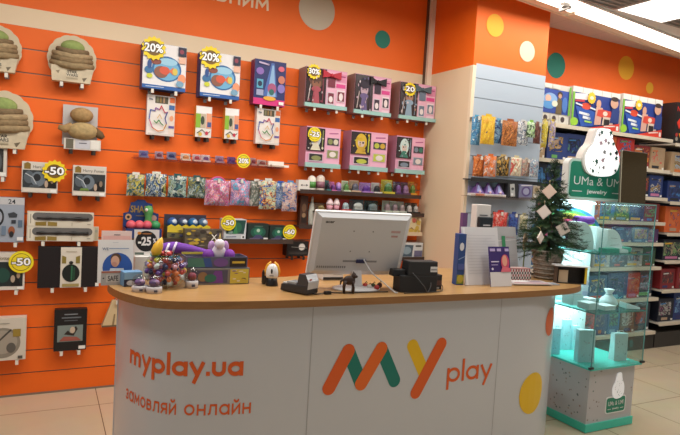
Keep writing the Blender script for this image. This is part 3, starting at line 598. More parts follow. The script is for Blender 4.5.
def doll_wide(BL, TR, lbl, short, hair, dress, acc, st=None, yellow=False):
    base = 'E6A6C0' if not yellow else 'D9C09A'
    o, w, h = hang('doll_box', lbl, 'box', BL, TR, .15, 'E6A6C0', [('r', .02, .1, .5, .36, 'E0A2BE'), ('r', .54, .1, .98, .94, 'E9AEC6'), ('l', [(.66, .86), (.92, .88)], .03, 'B05A8A'), ('r', .6, .56, .96, .76, 'B79AA8'), ('r', .61, .57, .95, .75, '3E343E'), ('e', .7, .66, .07, .07, acc), ('e', .86, .66, .07, .07, dress), ('r', .6, .24, .96, .46, 'CFB6C2'), ('r', .62, .25, .94, .44, acc), ('e', .78, .34, .1, .07, 'E4D8D4'), ('r', .08, .14, .5, .34, 'D8C2CC'), ('r', .1, .16, .48, .32, '2E2A2C'), ('e', .3, .22, .14, .06, acc)], short, side='B07890', group='wide pink doll boxes with three small windows')
    mb = MB(); mb.box(-w/2+.002, -.01, h*.4, w*.02, 0, h*.97, M('3A3234', .25))
    art(mb, w*.5, h*.56, -.0105, [('e', .5, .56, .3, .38, hair), ('e', .5, .52, .18, .22, 'D8C0B4'), ('p', [(.2, .02), (.8, .02), (.62, .34), (.38, .34)], dress), ('e', .5, .74, .22, .16, hair), ('e', .43, .52, .03, .04, '2A2020'), ('e', .57, .52, .03, .04, '2A2020'), ('l', [(.88, .1), (.9, .9)], .06, acc)]+speck(12, BL[0], [acc, dress, hair, 'D8D0CC', '2A2226'], .04, .03, .96, .97, .06), x0=-w*.49, z0=h*.405); mb.build('window', o)
    mb = MB(); mb.box(-w/2-.004, -.02, -.004, w/2+.004, 0, h*.1, M('9CC4BE', .4)); mb.build('ledge', o)
    if st: sticker(o, w*st[0], h*st[1], .055, st[2], -.02, 'dark sale sticker, reading '+st[2], False)
    return o
doll_wide((304.8, 166), (341, 129.4), 'wide pink doll box with grey doll and sale mark, second doll row', 'grey doll box', 'B8BEC4', 'D8D0B8', '8A8E5A', (-.3, .8, '-25', False))
doll_wide((349.2, 169), (388.2, 134), 'yellow trimmed pink doll box in the middle of the second doll row', 'yellow doll box', 'D6B032', 'C9A23A', 'B8C04A')
doll_wide((394.6, 172.2), (425.2, 138.4), 'wide pink doll box with teal window, next to the column', 'teal doll box', 'CFE0DC', '3E7A6A', '7E8A9A')
# ------------------------------------------------------------------ bags, packs and shelves of small toys
def bag_mesh(w, h, d, cols, seed, n=12, rough=.3):
    mb = MB(); m = n+1; pm = printed(cols, seed, 30, rough)
    for s in (-1, 1):
        vs = []; g = {}
        for i in range(m):
            for j in range(m):
                u, v = i/n*2-1, j/n*2-1
                b = (1-u**4)*(1-v**4); jit = .12*math.sin(5*u+seed)*math.cos(4*v+seed)+.08*math.sin(11*u-7*v+seed)
                vs.append((u*w/2*(1-.06*b*(1-abs(v)) if 0 else 1-.05*(1-abs(v))), s*(d/2)*b*(1+jit*3), (v+1)/2*h))
        fs = []
        for i in range(n):
            for j in range(n):
                a = i*m+j; q = (a, a+m, a+m+1, a+1); fs.append(q if s < 0 else q[::-1])
        mb.add(vs, fs, pm, True)
    mb.f = mb.f; return mb
def bag(label, BL, TR, y, cols, seed, group, name='toy_bag', d=.035, loop=None, cat='bag'):
    a, b = P(*BL, y), P(*TR, y); w, h = b.x-a.x, b.z-a.z
    o = thing(name, label, cat, ((a.x+b.x)/2, y, a.z), group=group)
    bag_mesh(w, h, d, cols, seed).build('pouch', o)
    mb = MB(); mb.box(-w*.2, -.002, h*.96, w*.2, .002, h+.016, M(cols[0], .5)); mb.build('hang_tab', o)
    if loop:
        mb = MB(); mb.tube([(w*.32*math.cos(PI*k/10), 0, h*.82+w*.3*math.sin(PI*k/10)) for k in range(11)], .006, M(loop, .4)); mb.build('carry_loop', o)
    return o, w, h
def shelf(label, px0, px1, pyf, dep, mt, name='display_shelf', yw=DW, lip=True, th=.006):
    y = yw-dep; a, b = P(px0[0], px0[1], y), P(*px1, y); z = a.z
    o = thing(name, label, 'shelf', ((a.x+b.x)/2, yw, z)); L = (b.x-a.x)/2
    mb = MB(); mb.box(-L, -dep, -th, L, -.001, 0, mt); mb.build('board', o)
    if lip: mb = MB(); mb.box(-L, -dep-.004, -th-.01, L, -dep, .012, mt); mb.build('front_lip', o)
    return o, z
def small(name, label, cat, px0, px1, pyt, y, z, col, shapes, dep=.05, group=None, build='box', side=None):
    a, b = P(px0, pyt, y), P(px1, pyt, y); w, h = b.x-a.x, (a.z+b.z)/2-z
    o = thing(name, label, cat, ((a.x+b.x)/2, y, z+.0005), group=group)
    mb = MB()
    if build == 'box':
        mb.box(-w/2, 0, 0, w/2, dep, h, side or col); mb.rect(-w/2+.0003, .0003, w/2-.0003, h-.0003, -.0003, col); art(mb, w, h, -.0004, shapes); mb.build('carton', o)
    elif build == 'tube':
        mb.lathe([(w*.48, 0), (w*.5, h*.05), (w*.5, h*.8), (w*.4, h*.9), (w*.12, h)], (0, dep/2, 0), M(col, .3), 14); mb.build('body', o)
        mb = MB(); mb.lathe([(w*.51, h*.2), (w*.51, h*.6)], (0, dep/2, 0), M(shapes, .4), 14); mb.build('wrap_label', o)
    elif build == 'dome':
        mb.box(-w/2, 0, 0, w/2, dep, h*.22, side or col); mb.box(-w/2, dep-.003, 0, w/2, dep, h, M(side or col)); mb.build('backing_card', o)
        mb = MB(); mb.ell((0, dep*.45, h*.5), (w*.34, dep*.36, h*.28), M(shapes, .35), 10, 6); mb.box(-w*.28, dep*.2, h*.22, w*.28, dep*.75, h*.42, M(shapes, .4)); mb.build('toy', o)
        mb = MB(); mb.box(-w*.46, .002, h*.22, w*.46, dep-.004, h*.92, FILM); mb.build('blister', o)
    return o
ACR = glass('acrylic', 'F4ECE6', .1, .5)
o, z3 = shelf('clear narrow shelf holding a row of tiny toy packs', (133.5, 156.8), (284, 168), 0, .10, ACR)
sticker(o, P(243.5, 161, DW-.11).x-o.location.x, P(243.5, 161, DW-.11).z-z3, .052, '20%', -.112, 'round yellow sale sticker, reading 20%', False)
rowc = [('purple and blue', 140, 149, 150.5, '5A4E8E', '7E86B8'), ('dark red', 156, 164, 151.5, '7A3A4E', 'B8A0B4'), ('navy', 168, 177, 152, '2E3468', '8A92B8'), ('orange with a white label', 182, 191.5, 153.5, 'E0955A', 'F0E4DA'), ('crimson', 194, 202, 154.5, 'B03A4E', 'E4D0D4'), ('violet with a white label', 203, 211, 155, '7A4A7A', 'E8DCE0'), ('mauve', 217, 225, 156, '8A5A7E', 'A890B0'), ('deep purple', 229, 237, 157, '5A2E7A', '6A4A8E'), ('maroon', 252, 257.5, 158, '7E2430', 'B89098'), ('brown red', 259, 268, 160, '8A3A34', 'C8B0A8')]
for nm, a, b, t, c1, c2 in rowc: small('toy_pack', f'tiny {nm} toy pack on the clear narrow shelf', 'toy', a, b, t, DW-.09, z3, c2, c1, .045, 'tiny toy packs on the clear shelf', 'dome')
small('label_box', 'flat white box at the end of the clear narrow shelf, upper', 'box', 268.5, 284, 161.5, DW-.045, z3, 'EFE6DC', [], .03, 'flat white boxes on the clear shelf')
small('label_box', 'flat white box at the end of the clear narrow shelf, lower in front', 'box', 272, 289, 165, DW-.095, z3, 'F4ECE4', [], .04, 'flat white boxes on the clear shelf')
# hanging foil bags, fourth row
BG = ['E4E4D8', '3E5E8E', '2A5A4E', 'C8B84A', '1E2A2E', '6A8AA8', 'D8D4C0', '2F4A3A']
BG2 = ['2A5A5A', '8AA8A0', '1E3A3A', '4E7A7A', 'D4D8CC', '2A3E5E', 'A8A458']
for i, (x0, x1, t, bt, cs, nm) in enumerate(((126, 145, 175, 195.5, BG, 'first from the round card packs'), (145, 167, 174.5, 196, BG, 'second from the round card packs'), (167.5, 187, 176.5, 197, BG2, 'third from the round card packs'), (187, 206, 178, 197.5, BG2, 'fourth, beside the bubble bags'))):
    o, w, h = bag(f'green and white foil toy bag, {nm}', (x0, bt), (x1, t), DW-.07, cs, 11+i, 'foil toy bags of the fourth row', loop=None)
    peg(o.location.x, o.location.z+h+.004, DW, .10, f'foil bag, {nm}', 'single')
LB = ['7AB8D8', 'D86A9A', 'E8C8DC', 'E07A4E', '9A4E8E', '4E9ABE', 'EDE4EA', 'B83A6A']
for i, (x0, x1, nm) in enumerate(((204, 230.5, 'beside the foil bags'), (229.5, 250.5, 'beside the crumpled bags'))):
    o, w, h = bag(f'round blue and pink bubble bag with pink loop, {nm}', (x0, 205), (x1, 181), DW-.07, LB, 31+i, 'pink and blue bubble bags', d=.07, loop='D85A9A')
    peg(o.location.x, o.location.z+h+.012, DW, .10, f'bubble bag, {nm}', 'single')
CB = ['DADAD2', '3A6A4A', '2A5AA0', 'C8584A', '7AA83E', '222A30', 'B8C8D8', 'E0B84A']
for i, (x0, x1, t, b_, nm, cs) in enumerate(((249, 263, 181.5, 206, 'white and silver', ['E0DED6', 'B8B4AC', '8A9088', 'DAD4C8', '5E6A5E']), (258.5, 277, 181, 209, 'green and white', CB), (272, 288, 183.5, 208.5, 'bright blue', ['2A62B8', '1E4A8E', '5A8AC8', 'D8DEE4', '2A3A5A']), (281.5, 298, 183, 211, 'blue and orange', ['5A8AC0', 'D88A5A', '3A6A3E', 'B8C8D8', '3A4A9A', 'E8C8A8']))):
    o, w, h = bag(f'crumpled {nm} toy bag in the cluster before the column shelves', (x0, b_), (x1, t), DW-.055-.045*(i % 2)-.004*i, cs, 51+i, 'crumpled toy bags', d=.04)
    peg(o.location.x, o.location.z+h+.004, DW, .12, f'crumpled {nm} bag', 'single')
# fifth row: display cartons on a shelf
o5, z5 = shelf('dark metal shelf behind the counter holding display cartons', (120, 239.5), (293, 244.5), 0, .20, M('4A3A32', .5), th=.012)
def open_tray(mb, w, d, h, mt, fl=.02, t=.004):
    mb.box(-w/2, 0, 0, w/2, d, fl, mt); mb.box(-w/2, 0, fl, w/2, t, h, mt); mb.box(-w/2, d-t, fl, w/2, d, h, mt); mb.box(-w/2, t, fl, -w/2+t, d-t, h, mt); mb.box(w/2-t, t, fl, w/2, d-t, h, mt)
def shake():
    y = DW-.19; a, b = P(125.3, 238, y), P(162.5, 214, y); w, h = b.x-a.x, P(143, 214, y).z-z5
    o = thing('display_carton', 'dark blue display carton with stepped header and round pink toys', 'display', ((a.x+b.x)/2, y, z5+.001))
    hh = P(143, 201, y).z-z5; k = hh/h
    mb = MB(); N = M('1E3A72', .45)
    open_tray(mb, w, .17, h*.42, N); mb.prism([(-w/2, h*.42), (w/2, h*.42), (w/2, h*.95), (w*.36, h), (w*.3, h*(k-.15)), (w*.16, h*(k-.12)), (w*.08, h*k), (-w*.12, h*k), (-w*.2, h*(k-.1)), (-w*.3, h*(k-.12)), (-w*.36, h), (-w/2, h*.95)], .15, .16, N)
    art(mb, w, h, .1495, [('e', .14, .8, .09, .13, 'C89A72'), ('e', .14, .8, .04, .06, '2A2420'), ('e', .86, .78, .09, .12, 'C89A8E'), ('r', .1, .46, .9, .68, '183062'), ('l', [(.35, .86), (.65, .86)], .02, '8A7A4A')]); mb.text('SHAKE', 0, h*1.0, h*.26, M('9A7E3E', .5), .147, 'c', .02, w*.62)
    mb.build('carton', o)
    for i, (u, c) in enumerate(((-.33, 'E0606E'), (-.1, 'E0606E'), (.12, 'D8586A'), (.36, '3E9A5E'))):
        mb = MB(); mb.ell((u*w, .055, h*.42+.02), .032, M(c, .4), 12, 8); tag(mb.build('toy_ball', None, o.location), f'{["pink ball toy nearest the carton edge", "pink ball toy in the middle of the carton", "pink ball toy next to the green toy", "green ball toy in the carton corner"][i]}', 'toy', 'ball toys in the blue carton')
    mb = MB(); g = M('5AA05A', .4); mb.lathe([(.02, 0), (.03, .03), (.022, .06), (.03, .09), (.034, .11), (.02, .14), (1e-4, .145)], (w*.24, .10, h*.42-.02), g, 12); mb.ell((w*.24-.018, .075, h*.42+.095), .012, M('E8E4D8'), 8, 6)
    tag(mb.build('toy_dinosaur', None, o.location+Vector((-.012, .022, .026))), 'green toy creature standing up in the blue display carton', 'toy')
shake()
def ballbox(x0, x1, pt, ybase, label, cols, cb, grp, y, letters=None, zb=z5):
    a, b = P(x0, pt, y), P(x1, pt, y); w = b.x-a.x; h = P((x0+x1)/2, pt, y).z-zb
    o = thing('display_carton', label, 'display', ((a.x+b.x)/2, y, zb+.001))
    mb = MB(); open_tray(mb, w, .14, h*.5, M(cb, .5)); mb.box(-w/2, .13, h*.5, w/2, .14, h*.9, M('3A3A4A'))
    mb.prism([(-w/2, h*.5)]+[(-w/2+w*k/12, h*(.5+(.08 if k % 2 else 0))) for k in range(13)]+[(w/2, h*.5)], -.002, 0, M('E0C82E', .5))
    art(mb, w, h*.5, -.0025, [('r', .0, .55, 1, 1, 'D8C23A')]+speck(26, x0, ['D8C03A', '6A5A3E', '4A4A6A', 'A89A7E', '8A6A4A', '2E2E3A'], s=.09)+([('t', letters, .72, .3, .45, 'F2EEE0')] if letters else [])); mb.build('carton', o)
    for i in range(4):
        mb = MB(); u = (-.36+.24*i)*w; c = (u, .055, h*.5+.022); mb.ell(c, .036, M(cols[i % len(cols)], .3), 12, 8); mb.ell((c[0]+.006, c[1]-.012, c[2]+.006), (.026, .026, .022), M('C8D4E0', .3), 10, 6)
        mb.build('toy_ball', None, o.location); tag(bpy.data.objects[bpy.context.scene.collection.objects[-1].name], f'{["first", "second", "third", "fourth"][i]} blue and white ball from the pink toys in {grp}', 'toy', 'balls in '+grp)
    return o
ballbox(168, 211, 213.5, 241, 'yellow edged display carton with blue balls on the rear shelf', ['2E5A9A', '3A4A6A', '2A6AA0', '4A6A8A'], '6A6A4E', 'the yellow edged carton', DW-.19)
# blister tray leaning in front of it
def tray_box(label, BL, TR, y, zb, seed, cols, letters=None, dep=.08, cat='box', name='toy_box', base='5E5648'):
    a, b = P(*BL, y), P(*TR, y); w = b.x-a.x; h = P((BL[0]+TR[0])/2, TR[1], y).z-zb
    o = thing(name, label, cat, ((a.x+b.x)/2, y, zb+.0005))
    mb = MB(); mb.box(-w/2, 0, 0, w/2, dep, h, M(base, .5)); art(mb, w, h, -.0004, speck(30, seed, cols, s=.1)+([('t', *letters)] if letters else [])); mb.build('carton', o); return o, w, h
tray_box('speckled brown carton with white lettering in front of the blue balls', (184.5, 248), (222.5, 229.5), DW-.285, P(200, 248.5, DW-.285).z, 5, ['8A7A5A', '6A6070', '4A4238', 'C8B03A', '9A8A7A', 'B89A3A', '3A342E'], ('X', .76, .45, .3, 'F0ECE0'), .07)
shelf('small dark shelf under the speckled brown carton', (184, 249), (223, 250), 0, .30, M('4A3A32', .5), th=.01)
y = DW-.17
o = small('gift_box', 'white and green boxed toy with a sale sticker above the counter', 'box', 224.3, 246.6, 219.5, y, z5, 'D0D4D8', [('p', [(.1, .3), (.9, .3), (.98, .97), (.3, .97), (.12, .7)], '1E4A44'), ('e', .62, .6, .18, .25, '2E6A4E'), ('p', [(.4, .3), (.55, .8), (.62, .3)], '3E8A5A'), ('e', .3, .38, .1, .1, '7E9A8E'), ('l', [(.1, .15), (.55, .17)], .03, '5E6A8A'), ('r', .78, .04, .96, .24, 'F2F2F2'), ('r', .84, .1, .92, .2, '3A3A3A')], .12)
sticker(o, P(228, 223, y).x-o.location.x, P(228, 223, y-.01).z-z5, .055, '-50', -.012, 'round yellow sale sticker, reading -50', False)
GP = [('e', .5, .5, .36, .34, '1E5A4A'), ('e', .5, .52, .22, .22, '2F7A5E'), ('e', .5, .6, .08, .1, 'B8D4C0'), ('p', [(.2, .1), (.8, .1), (.6, .34), (.4, .34)], '4A4A6E'), ('r', .1, .04, .6, .14, '6A5E7A'), ('r', .76, .03, .97, .16, 'EDEBE6'), ('l', [(.3, .86), (.7, .86)], .03, '5E7A6E')]
small('toy_box', 'dark green boxed toy between the white box and the sticker', 'box', 248, 269, 224, y, z5, '1E302C', GP, .12, 'dark green toy boxes')
o = small('toy_box', 'dark green boxed toy with a yellow sale sticker', 'box', 270, 287.5, 226, y, z5, '1E302C', GP, .12, 'dark green toy boxes')
sticker(o, P(289, 232, y).x-o.location.x, P(289, 232, y-.01).z-z5, .055, '-60', -.012, 'round yellow sale sticker, reading -60', False)
hang('toy_box', 'black box with white star print hanging beside the monitor', 'box', (286.5, 256), (309, 241.5), .10, '1C1A1A', [('s', .68, .62, .16, 'E4E0DA'), ('l', [(.2, .62), (.9, .55)], .03, '8A8680'), ('r', .05, .08, .95, .35, '2E2A2A'), ('l', [(.1, .2), (.9, .2)], .05, '4A4440')], 'black star box', dark=True)
# column end of the slat wall: two shelves of small packs
yA = DW-.15
o, z6 = shelf('dark shelf under the pink doll boxes, holding mixed small packs', (300, 190.5), (421, 196.6), 0, .16, M('3E2E28', .5), th=.01)
small('toy_box', 'white flat toy box with small black arrows', 'box', 299, 310, 180, yA, z6, 'E6E0D8', [('l', [(.3, .5), (.7, .52)], .04, '4A4A4A'), ('p', [(.68, .4), (.84, .52), (.68, .64)], '3A3A3A'), ('p', [(.32, .4), (.16, .5), (.32, .62)], '3A3A3A')], .06)
seq = [(310, 317.5, 175.5, 'green and white doll tube', 'E4E0D4', '4E8A3E', 'tube'), (318.5, 326.5, 175, 'beige doll tube', 'D8C8BC', '8A5A6A', 'tube'), (327.5, 332, 180.5, 'slim teal pack', '3A7A7A', '1E2A3A', 'dome'), (332.5, 337.5, 182, 'pink and violet pack', 'D87AB0', '8A4A9A', 'dome'), (338, 343, 182.5, 'lilac bottle pack', 'B48AC8', '7A5AA0', 'tube'), (345, 351.5, 181, 'pale green cup pack', 'C8D8B8', '6A9A5A', 'dome'), (352.5, 362, 180.5, 'tan and grey pack', 'C8A88A', '6A6A7A', 'dome'), (363, 374, 183, 'purple lidded pack', 'B88AD0', '6A3A9A', 'dome'), (375, 383, 183, 'white and black pack', 'D8D4D0', '2A2A2E', 'dome'), (385, 396, 180, 'yellow and green pack', 'C8B83A', '4A7A3A', 'dome'), (397, 404, 182, 'dark violet pack', '4A2E5A', '7A4A8E', 'dome'), (404.5, 411.5, 182.5, 'plum pack', '5A3A5A', 'A07AA8', 'dome'), (412, 418, 182, 'orange edged pack', 'D8902A', '6A8A3A', 'dome')]
for a, b, t, nm, c1, c2, bd in seq: small('toy_pack', f'{nm} on the dark shelf under the doll boxes', 'toy', a, b, t, yA, z6, c1, c2, .06, 'small packs under the doll boxes', bd)
o, z7 = shelf('dark shelf just above the monitor, holding small packs', (316, 211), (424, 215.5), 0, .16, M('3E2E28', .5), th=.01)
seq = [(318, 327.5, 204, 'brown pack', '7A5A42', '9A8A5A', 'dome'), (328.5, 335, 198.5, 'pink cupcake toy', 'E8B8C4', 'F0D4D8', 'cup'), (335.5, 341.5, 198.5, 'pale cupcake toy', 'EBC8CE', 'F2DADA', 'cup'), (343, 352, 200, 'red and white pack', 'C83A3E', 'B8D0D8', 'dome'), (353, 367, 200, 'grey clear pack', '5A5E62', 'C8CCC8', 'dome'), (368, 381.5, 201, 'dark green clear pack', '2E3A36', '7A8A8E', 'dome'), (386, 393, 201, 'first white card pack', 'C8D4C0', 'A08A90', 'dome'), (393.5, 400.5, 201.5, 'second white card pack', 'D0D8CA', '98828A', 'dome'), (401, 407.5, 202, 'third white card pack', 'C8D0C4', 'A8989A', 'dome'), (408.5, 414.5, 203, 'first black and white pack', '2A2A2A', 'D8D0CC', 'dome'), (415, 421, 203.5, 'second black and white pack', '242424', 'C8C0BC', 'dome')]
for a, b, t, nm, c1, c2, bd in seq:
    if bd == 'cup':
        q, q2 = P(a, t, yA), P(b, t, yA); r = (q2.x-q.x)/2; h = q.z-z7
        o = thing('toy_cupcake', f'{nm} on the shelf just above the monitor', 'toy', ((q.x+q2.x)/2, yA+.03, z7), group='small packs above the monitor')
        mb = MB(); mb.lathe([(r*.7, 0), (r*.95, h*.5)], (0, 0, 0), M('D89AA8', .5), 14); mb.build('cup', o)
        mb = MB(); mb.lathe([(r*1.02, h*.5), (r, h*.65), (r*.75, h*.8), (r*.7, h*.86), (r*.3, h), (1e-4, h*1.02)], (0, 0, 0), M(c2, .5), 14); mb.build('icing', o)
    else: small('toy_pack', f'{nm} on the shelf just above the monitor', 'toy', a, b, t, yA, z7, c1, c2, .06, 'small packs above the monitor', bd)
o, z8 = shelf('narrow shelf below the monitor shelf at the column', (384, 233), (422, 234.5), 0, .16, M('D8C0A0', .5), th=.01)
small('toy_box', 'cream and yellow box peeking past the monitor corner', 'box', 408.5, 421.5, 217.5, yA, z8, 'D8C8A0', speck(9, 3, ['E0D8B8', 'C8A84A', 'B8584A', '8A6A4A'], s=.2), .1)
o, z9 = shelf('lowest shelf beside the monitor at the column', (384, 258.5), (424, 259.5), 0, .16, M('3E2E28', .5), th=.01)
small('toy_box', 'white and blue box low between monitor and column', 'box', 402, 423, 243, yA, z9, 'D0D4D6', [('p', [(.0, .1), (.5, .1), (.55, .85), (.0, .9)], '4A5E6E'), ('e', .25, .5, .2, .25, '8AA0AE'), ('r', .6, .1, .98, .5, '6A6A8A'), ('l', [(.65, .8), (.9, .8)], .06, '3A3A3A')], .1)
o, z10 = shelf('little dark shelf left of the monitor holding a bottle', (299, 226), (318, 227), 0, .12, M('3E2E28', .5), th=.01)
q, q2 = P(310, 196, DW-.08), P(316.3, 196, DW-.08); r = (q2.x-q.x)/2; h = q.z-z10
o = thing('toy_bottle', 'slim white pointed bottle standing near the monitor corner', 'toy', ((q.x+q2.x)/2, DW-.07, z10))
mb = MB(); mb.lathe([(r*.8, 0), (r, h*.1), (r, h*.5), (r*.7, h*.7), (r*.35, h*.82)], (0, 0, 0), M('C8C8BC', .3), 14); mb.build('body', o)
mb = MB(); mb.lathe([(r*.36, h*.82), (r*.3, h*.95), (1e-4, h)], (0, 0, 0), M('E4E0D4', .3), 12); mb.build('cap', o)
small('toy_pack', 'dark brown tall card pack beside the white bottle', 'toy', 301, 308.5, 196, DW-.08, z10, '4A2E22', [('e', .5, .6, .3, .14, '7A5A42'), ('r', .2, .1, .8, .3, '2A1E1A'), ('e', .5, .35, .25, .08, '9A7A5A')], .05)
# ------------------------------------------------------------------ packs on the blue slat column
yB = YB-.07
def pegB(o, h, short): peg(o.location.x, o.location.z+h+.004, YB, .10, short, 'single', False, 'display pegs on the blue slat column')
B1 = [((471.5, 144.5), (480, 117.5), ['4AA0CC', '8AC4DC', '2A4E8A', 'D8E0E4', '2E3A5A'], 'sky blue', 1), ((481, 143.5), (494.5, 117), ['E8BE28', 'F0CE4A', 'D89A2A', 'E8A83A', '3A3A5A', 'F0C838'], 'yellow', 1), ((494, 143), (503, 121), ['6AAAD0', '2E4E8E', 'A8CCE0', '3A4A6A'], 'blue and navy', 1), ((502, 145), (517, 122), ['A85A2E', '5A3420', 'D88A4A', '2A2220', 'C87A3E'], 'orange brown', 1), ((517, 144.5), (528, 122.5), ['D8D4D4', '2A2E36', 'E4E4E4', '3A5A7A', 'A8A8AE'], 'white and black', 1), ((527.5, 137), (534.5, 122.5), ['8AC84A', 'D8E0D0', '4A6A3A', '2A3A2A'], 'lime green', 1), ((534, 143), (540, 124), ['8A5A4A', '6A3A34', 'B88A7A', '4A302C'], 'red brown', 1)]
for i, (bl, tr, cs, nm, _) in enumerate(B1):
    o, w, h = bag(f'{nm} foil toy bag, upper row on the blue slat column', (bl[0]-1.3, bl[1]), (tr[0]+1.3, tr[1]), yB-.034*(i % 2), cs, 71+i, 'upper foil bags on the blue column', d=.024); pegB(o, h, f'{nm} upper bag')
B2 = [((473, 176), (484, 157), ['C8602A', 'E0843E', '8A3A20', 'D87A3A', 'E8C8A8'], 'dark orange'), ((484, 176), (496, 156.5), ['E0702A', 'E8904A', 'D8E0DC', '3A6A5A', 'C85A24'], 'bright orange'), ((496.5, 175.5), (509, 157), ['D8B878', '4A3A24', 'E0A83E', 'C8A060', '2A241E'], 'tan and gold'), ((510.5, 175.5), (521.5, 158), ['D8C8A0', 'B83A3A', 'E4D8C0', 'C85048', 'A89070'], 'cream and red striped'), ((522, 176), (529.5, 160), ['C8B8A8', 'A8483E', '4A4A5A', 'E0D0B8'], 'beige and red'), ((529.5, 177), (538, 160), ['B8C4CC', '8A4A4A', '3A5A7A', 'D8D4D0'], 'grey blue')]
for i, (bl, tr, cs, nm) in enumerate(B2):
    o, w, h = bag(f'{nm} toy bag, middle row on the blue slat column', (bl[0]-.8, bl[1]), (tr[0]+.8, tr[1]), yB-.034*(i % 2), cs, 91+i, 'middle bags on the blue column', d=.024); pegB(o, h, f'{nm} middle bag')
shelf('black thin shelf under the middle bags of the blue column', (471, 178.5), (541, 181.5), 0, .10, M('1E1E20', .5), yw=YB, th=.008)
oB, zB = shelf('clear shelf of purple packs on the blue column', (471, 195.5), (536, 199.5), 0, .12, ACR, yw=YB)
mb = MB()
a, b = P(475, 193, YB-.11), P(506, 197, YB-.11); w = b.x-a.x
o = thing('display_carton', 'white low display tray holding three purple pyramid packs', 'display', ((a.x+b.x)/2, YB-.11, zB+.001))
mb.box(-w/2, 0, 0, w/2, .09, .02, M('E0DEDC', .5)); mb.box(-w/2, .08, .02, w/2, .09, .075, M('8A86B0', .5)); art(mb, w, .02, -.0003, [('r', .02, .1, .3, .9, 'D88A6A'), ('r', .4, .2, .9, .8, 'CFCBCB')]); mb.build('carton', o)
for i in range(3):
    x = a.x+w*(.17+.33*i); t = thing('toy_pack', f'purple pyramid toy pack, {["nearest the cream column face", "middle one of three", "next to the black card pack"][i]}', 'toy', (x, YB-.07, zB+.0212), group='purple pyramid packs')
    mb = MB(); r = w*.15; H = .085
    mb.add([(-r, -.03, 0), (r, -.03, 0), (r, .03, 0), (-r, .03, 0), (-r*.15, 0, H), (r*.15, 0, H)], [(0, 1, 5, 4), (2, 3, 4, 5), (1, 2, 5), (3, 0, 4), (3, 2, 1, 0)], M('6A4A8E', .3)); mb.build('carton', t)
    mb = MB(); mb.add([(-r*.5, -.029, .012), (r*.5, -.029, .012), (r*.12, -.008, H*.75), (-r*.12, -.008, H*.75)], [(0, 1, 2, 3)], M('9AA0D0', .3)); mb.ell((0, -.034, .012), (.012, .006, .01), M('E0B8C8', .4), 8, 6); mb.build('toy', t)
small('toy_pack', 'black and white slanted card pack on the clear column shelf', 'toy', 508.5, 518.5, 183, YB-.11, zB, '2A2A2E', [('p', [(.3, .05), (.75, .1), (.6, .95), (.15, .9)], 'B8B8B4'), ('e', .45, .6, .14, .1, '4A4A4E'), ('r', .3, .15, .55, .3, 'E0E0DE')], .05)
small('toy_pack', 'purple grey blister pack with a ring toy on the clear shelf', 'toy', 520, 533, 184.5, YB-.11, zB, '7A7A98', [('e', .5, .5, .36, .36, '5A4A7E'), ('e', .5, .5, .24, .24, '9A98B4'), ('l', [(.1, .9), (.9, .95)], .06, 'D8D4DC')], .06)
small('toy_pack', 'small white and tan pack at the end of the clear shelf', 'toy', 533.5, 540, 186, YB-.11, zB, 'B8A890', [('r', .1, .1, .9, .4, 'D8D4CC'), ('e', .5, .7, .3, .2, '8A7A5A')], .05)
zc_ = None
for i, (bl, tr, cs, nm) in enumerate([((479.5, 233), (492, 213.5), ['2A2E26', '4A5A34', 'C8CEC0', '1E221E', '6A6A4A'], 'black and green'), ((492, 231), (508, 212.5), ['C8322E', 'D84A40', 'E0B8B0', 'A82420', 'E05A4A'], 'red'), ((507.5, 235), (519, 214), ['2A3E8E', '1E2A6A', '5A78B8', 'A83A3A'], 'dark blue'), ((519, 230), (528, 215), ['B8B088', '5A6A4A', 'D8D0B0', '3A4A3A'], 'pale olive')]):
    o, w, h = bag(f'{nm} toy bag in the lowest row of the blue column', bl, tr, yB-.012*(i % 2), cs, 111+i, 'lowest bags on the blue column'); pegB(o, h, f'{nm} lowest bag')
# ------------------------------------------------------------------ boxes on the far shelving
def shelfbox(name, label, x0, x1, z, h, dep, col, shapes, group, y=YS+.03):
    w = x1-x0; o = thing(name, label, 'box', ((x0+x1)/2, y, z+.0008), group=group); mb = MB()
    mb.box(-w/2, 0, 0, w/2, dep, h, col); art(mb, w, h, -.0004, shapes); mb.build('carton', o); return o
ztop = 2.167
def px2x(px, py): return P(px, py, YS+.03).x
fan = [('r', 0, .0, 1, .24, 'D8D2C8'), *[('e', .18+.3*i, .12, .07, .075, '4A3A3A') for i in range(3)], *[('l', [(.335+.3*i, .02), (.335+.3*i, .22)], .012, 'B0A89C') for i in range(2)], ('r', 0, .25, .94, .86, '2E4AA0'), ('e', .3, .6, .24, .16, '8AB0E0'), ('e', .22, .62, .1, .09, 'E8B8A0'), ('e', .25, .45, .2, .1, '5A9AD8'), ('p', [(.5, .25), (.72, .25), (.7, .6), (.6, .72), (.52, .56)], '6A5A3A'), ('e', .62, .75, .09, .08, '3A2A22'), ('e', .62, .71, .06, .06, 'C89A7A'), ('e', .45, .5, .1, .08, 'E0E4D0'), ('e', .8, .5, .1, .2, '4A78C0'), ('r', .05, .88, .3, .98, 'E8E4DC'), ('r', .35, .88, .6, .98, 'DAD6CE'), ('r', .93, .24, 1, .98, '6AA83A')]
def topbox(px0, px1, pt, label, col, shp, dep=.3, name='toy_box'):
    a, b = P(px0, pt[0], YS+.03), P(px1, pt[1], YS+.03)
    return shelfbox(name, label, a.x, b.x, ztop, (a.z+b.z)/2-ztop, dep, col, shp, 'boxes on top of the far shelving')
topbox(542.5, 571, (82, 87), 'blue picture box with three white round emblems below', 'CFC9BE', fan)
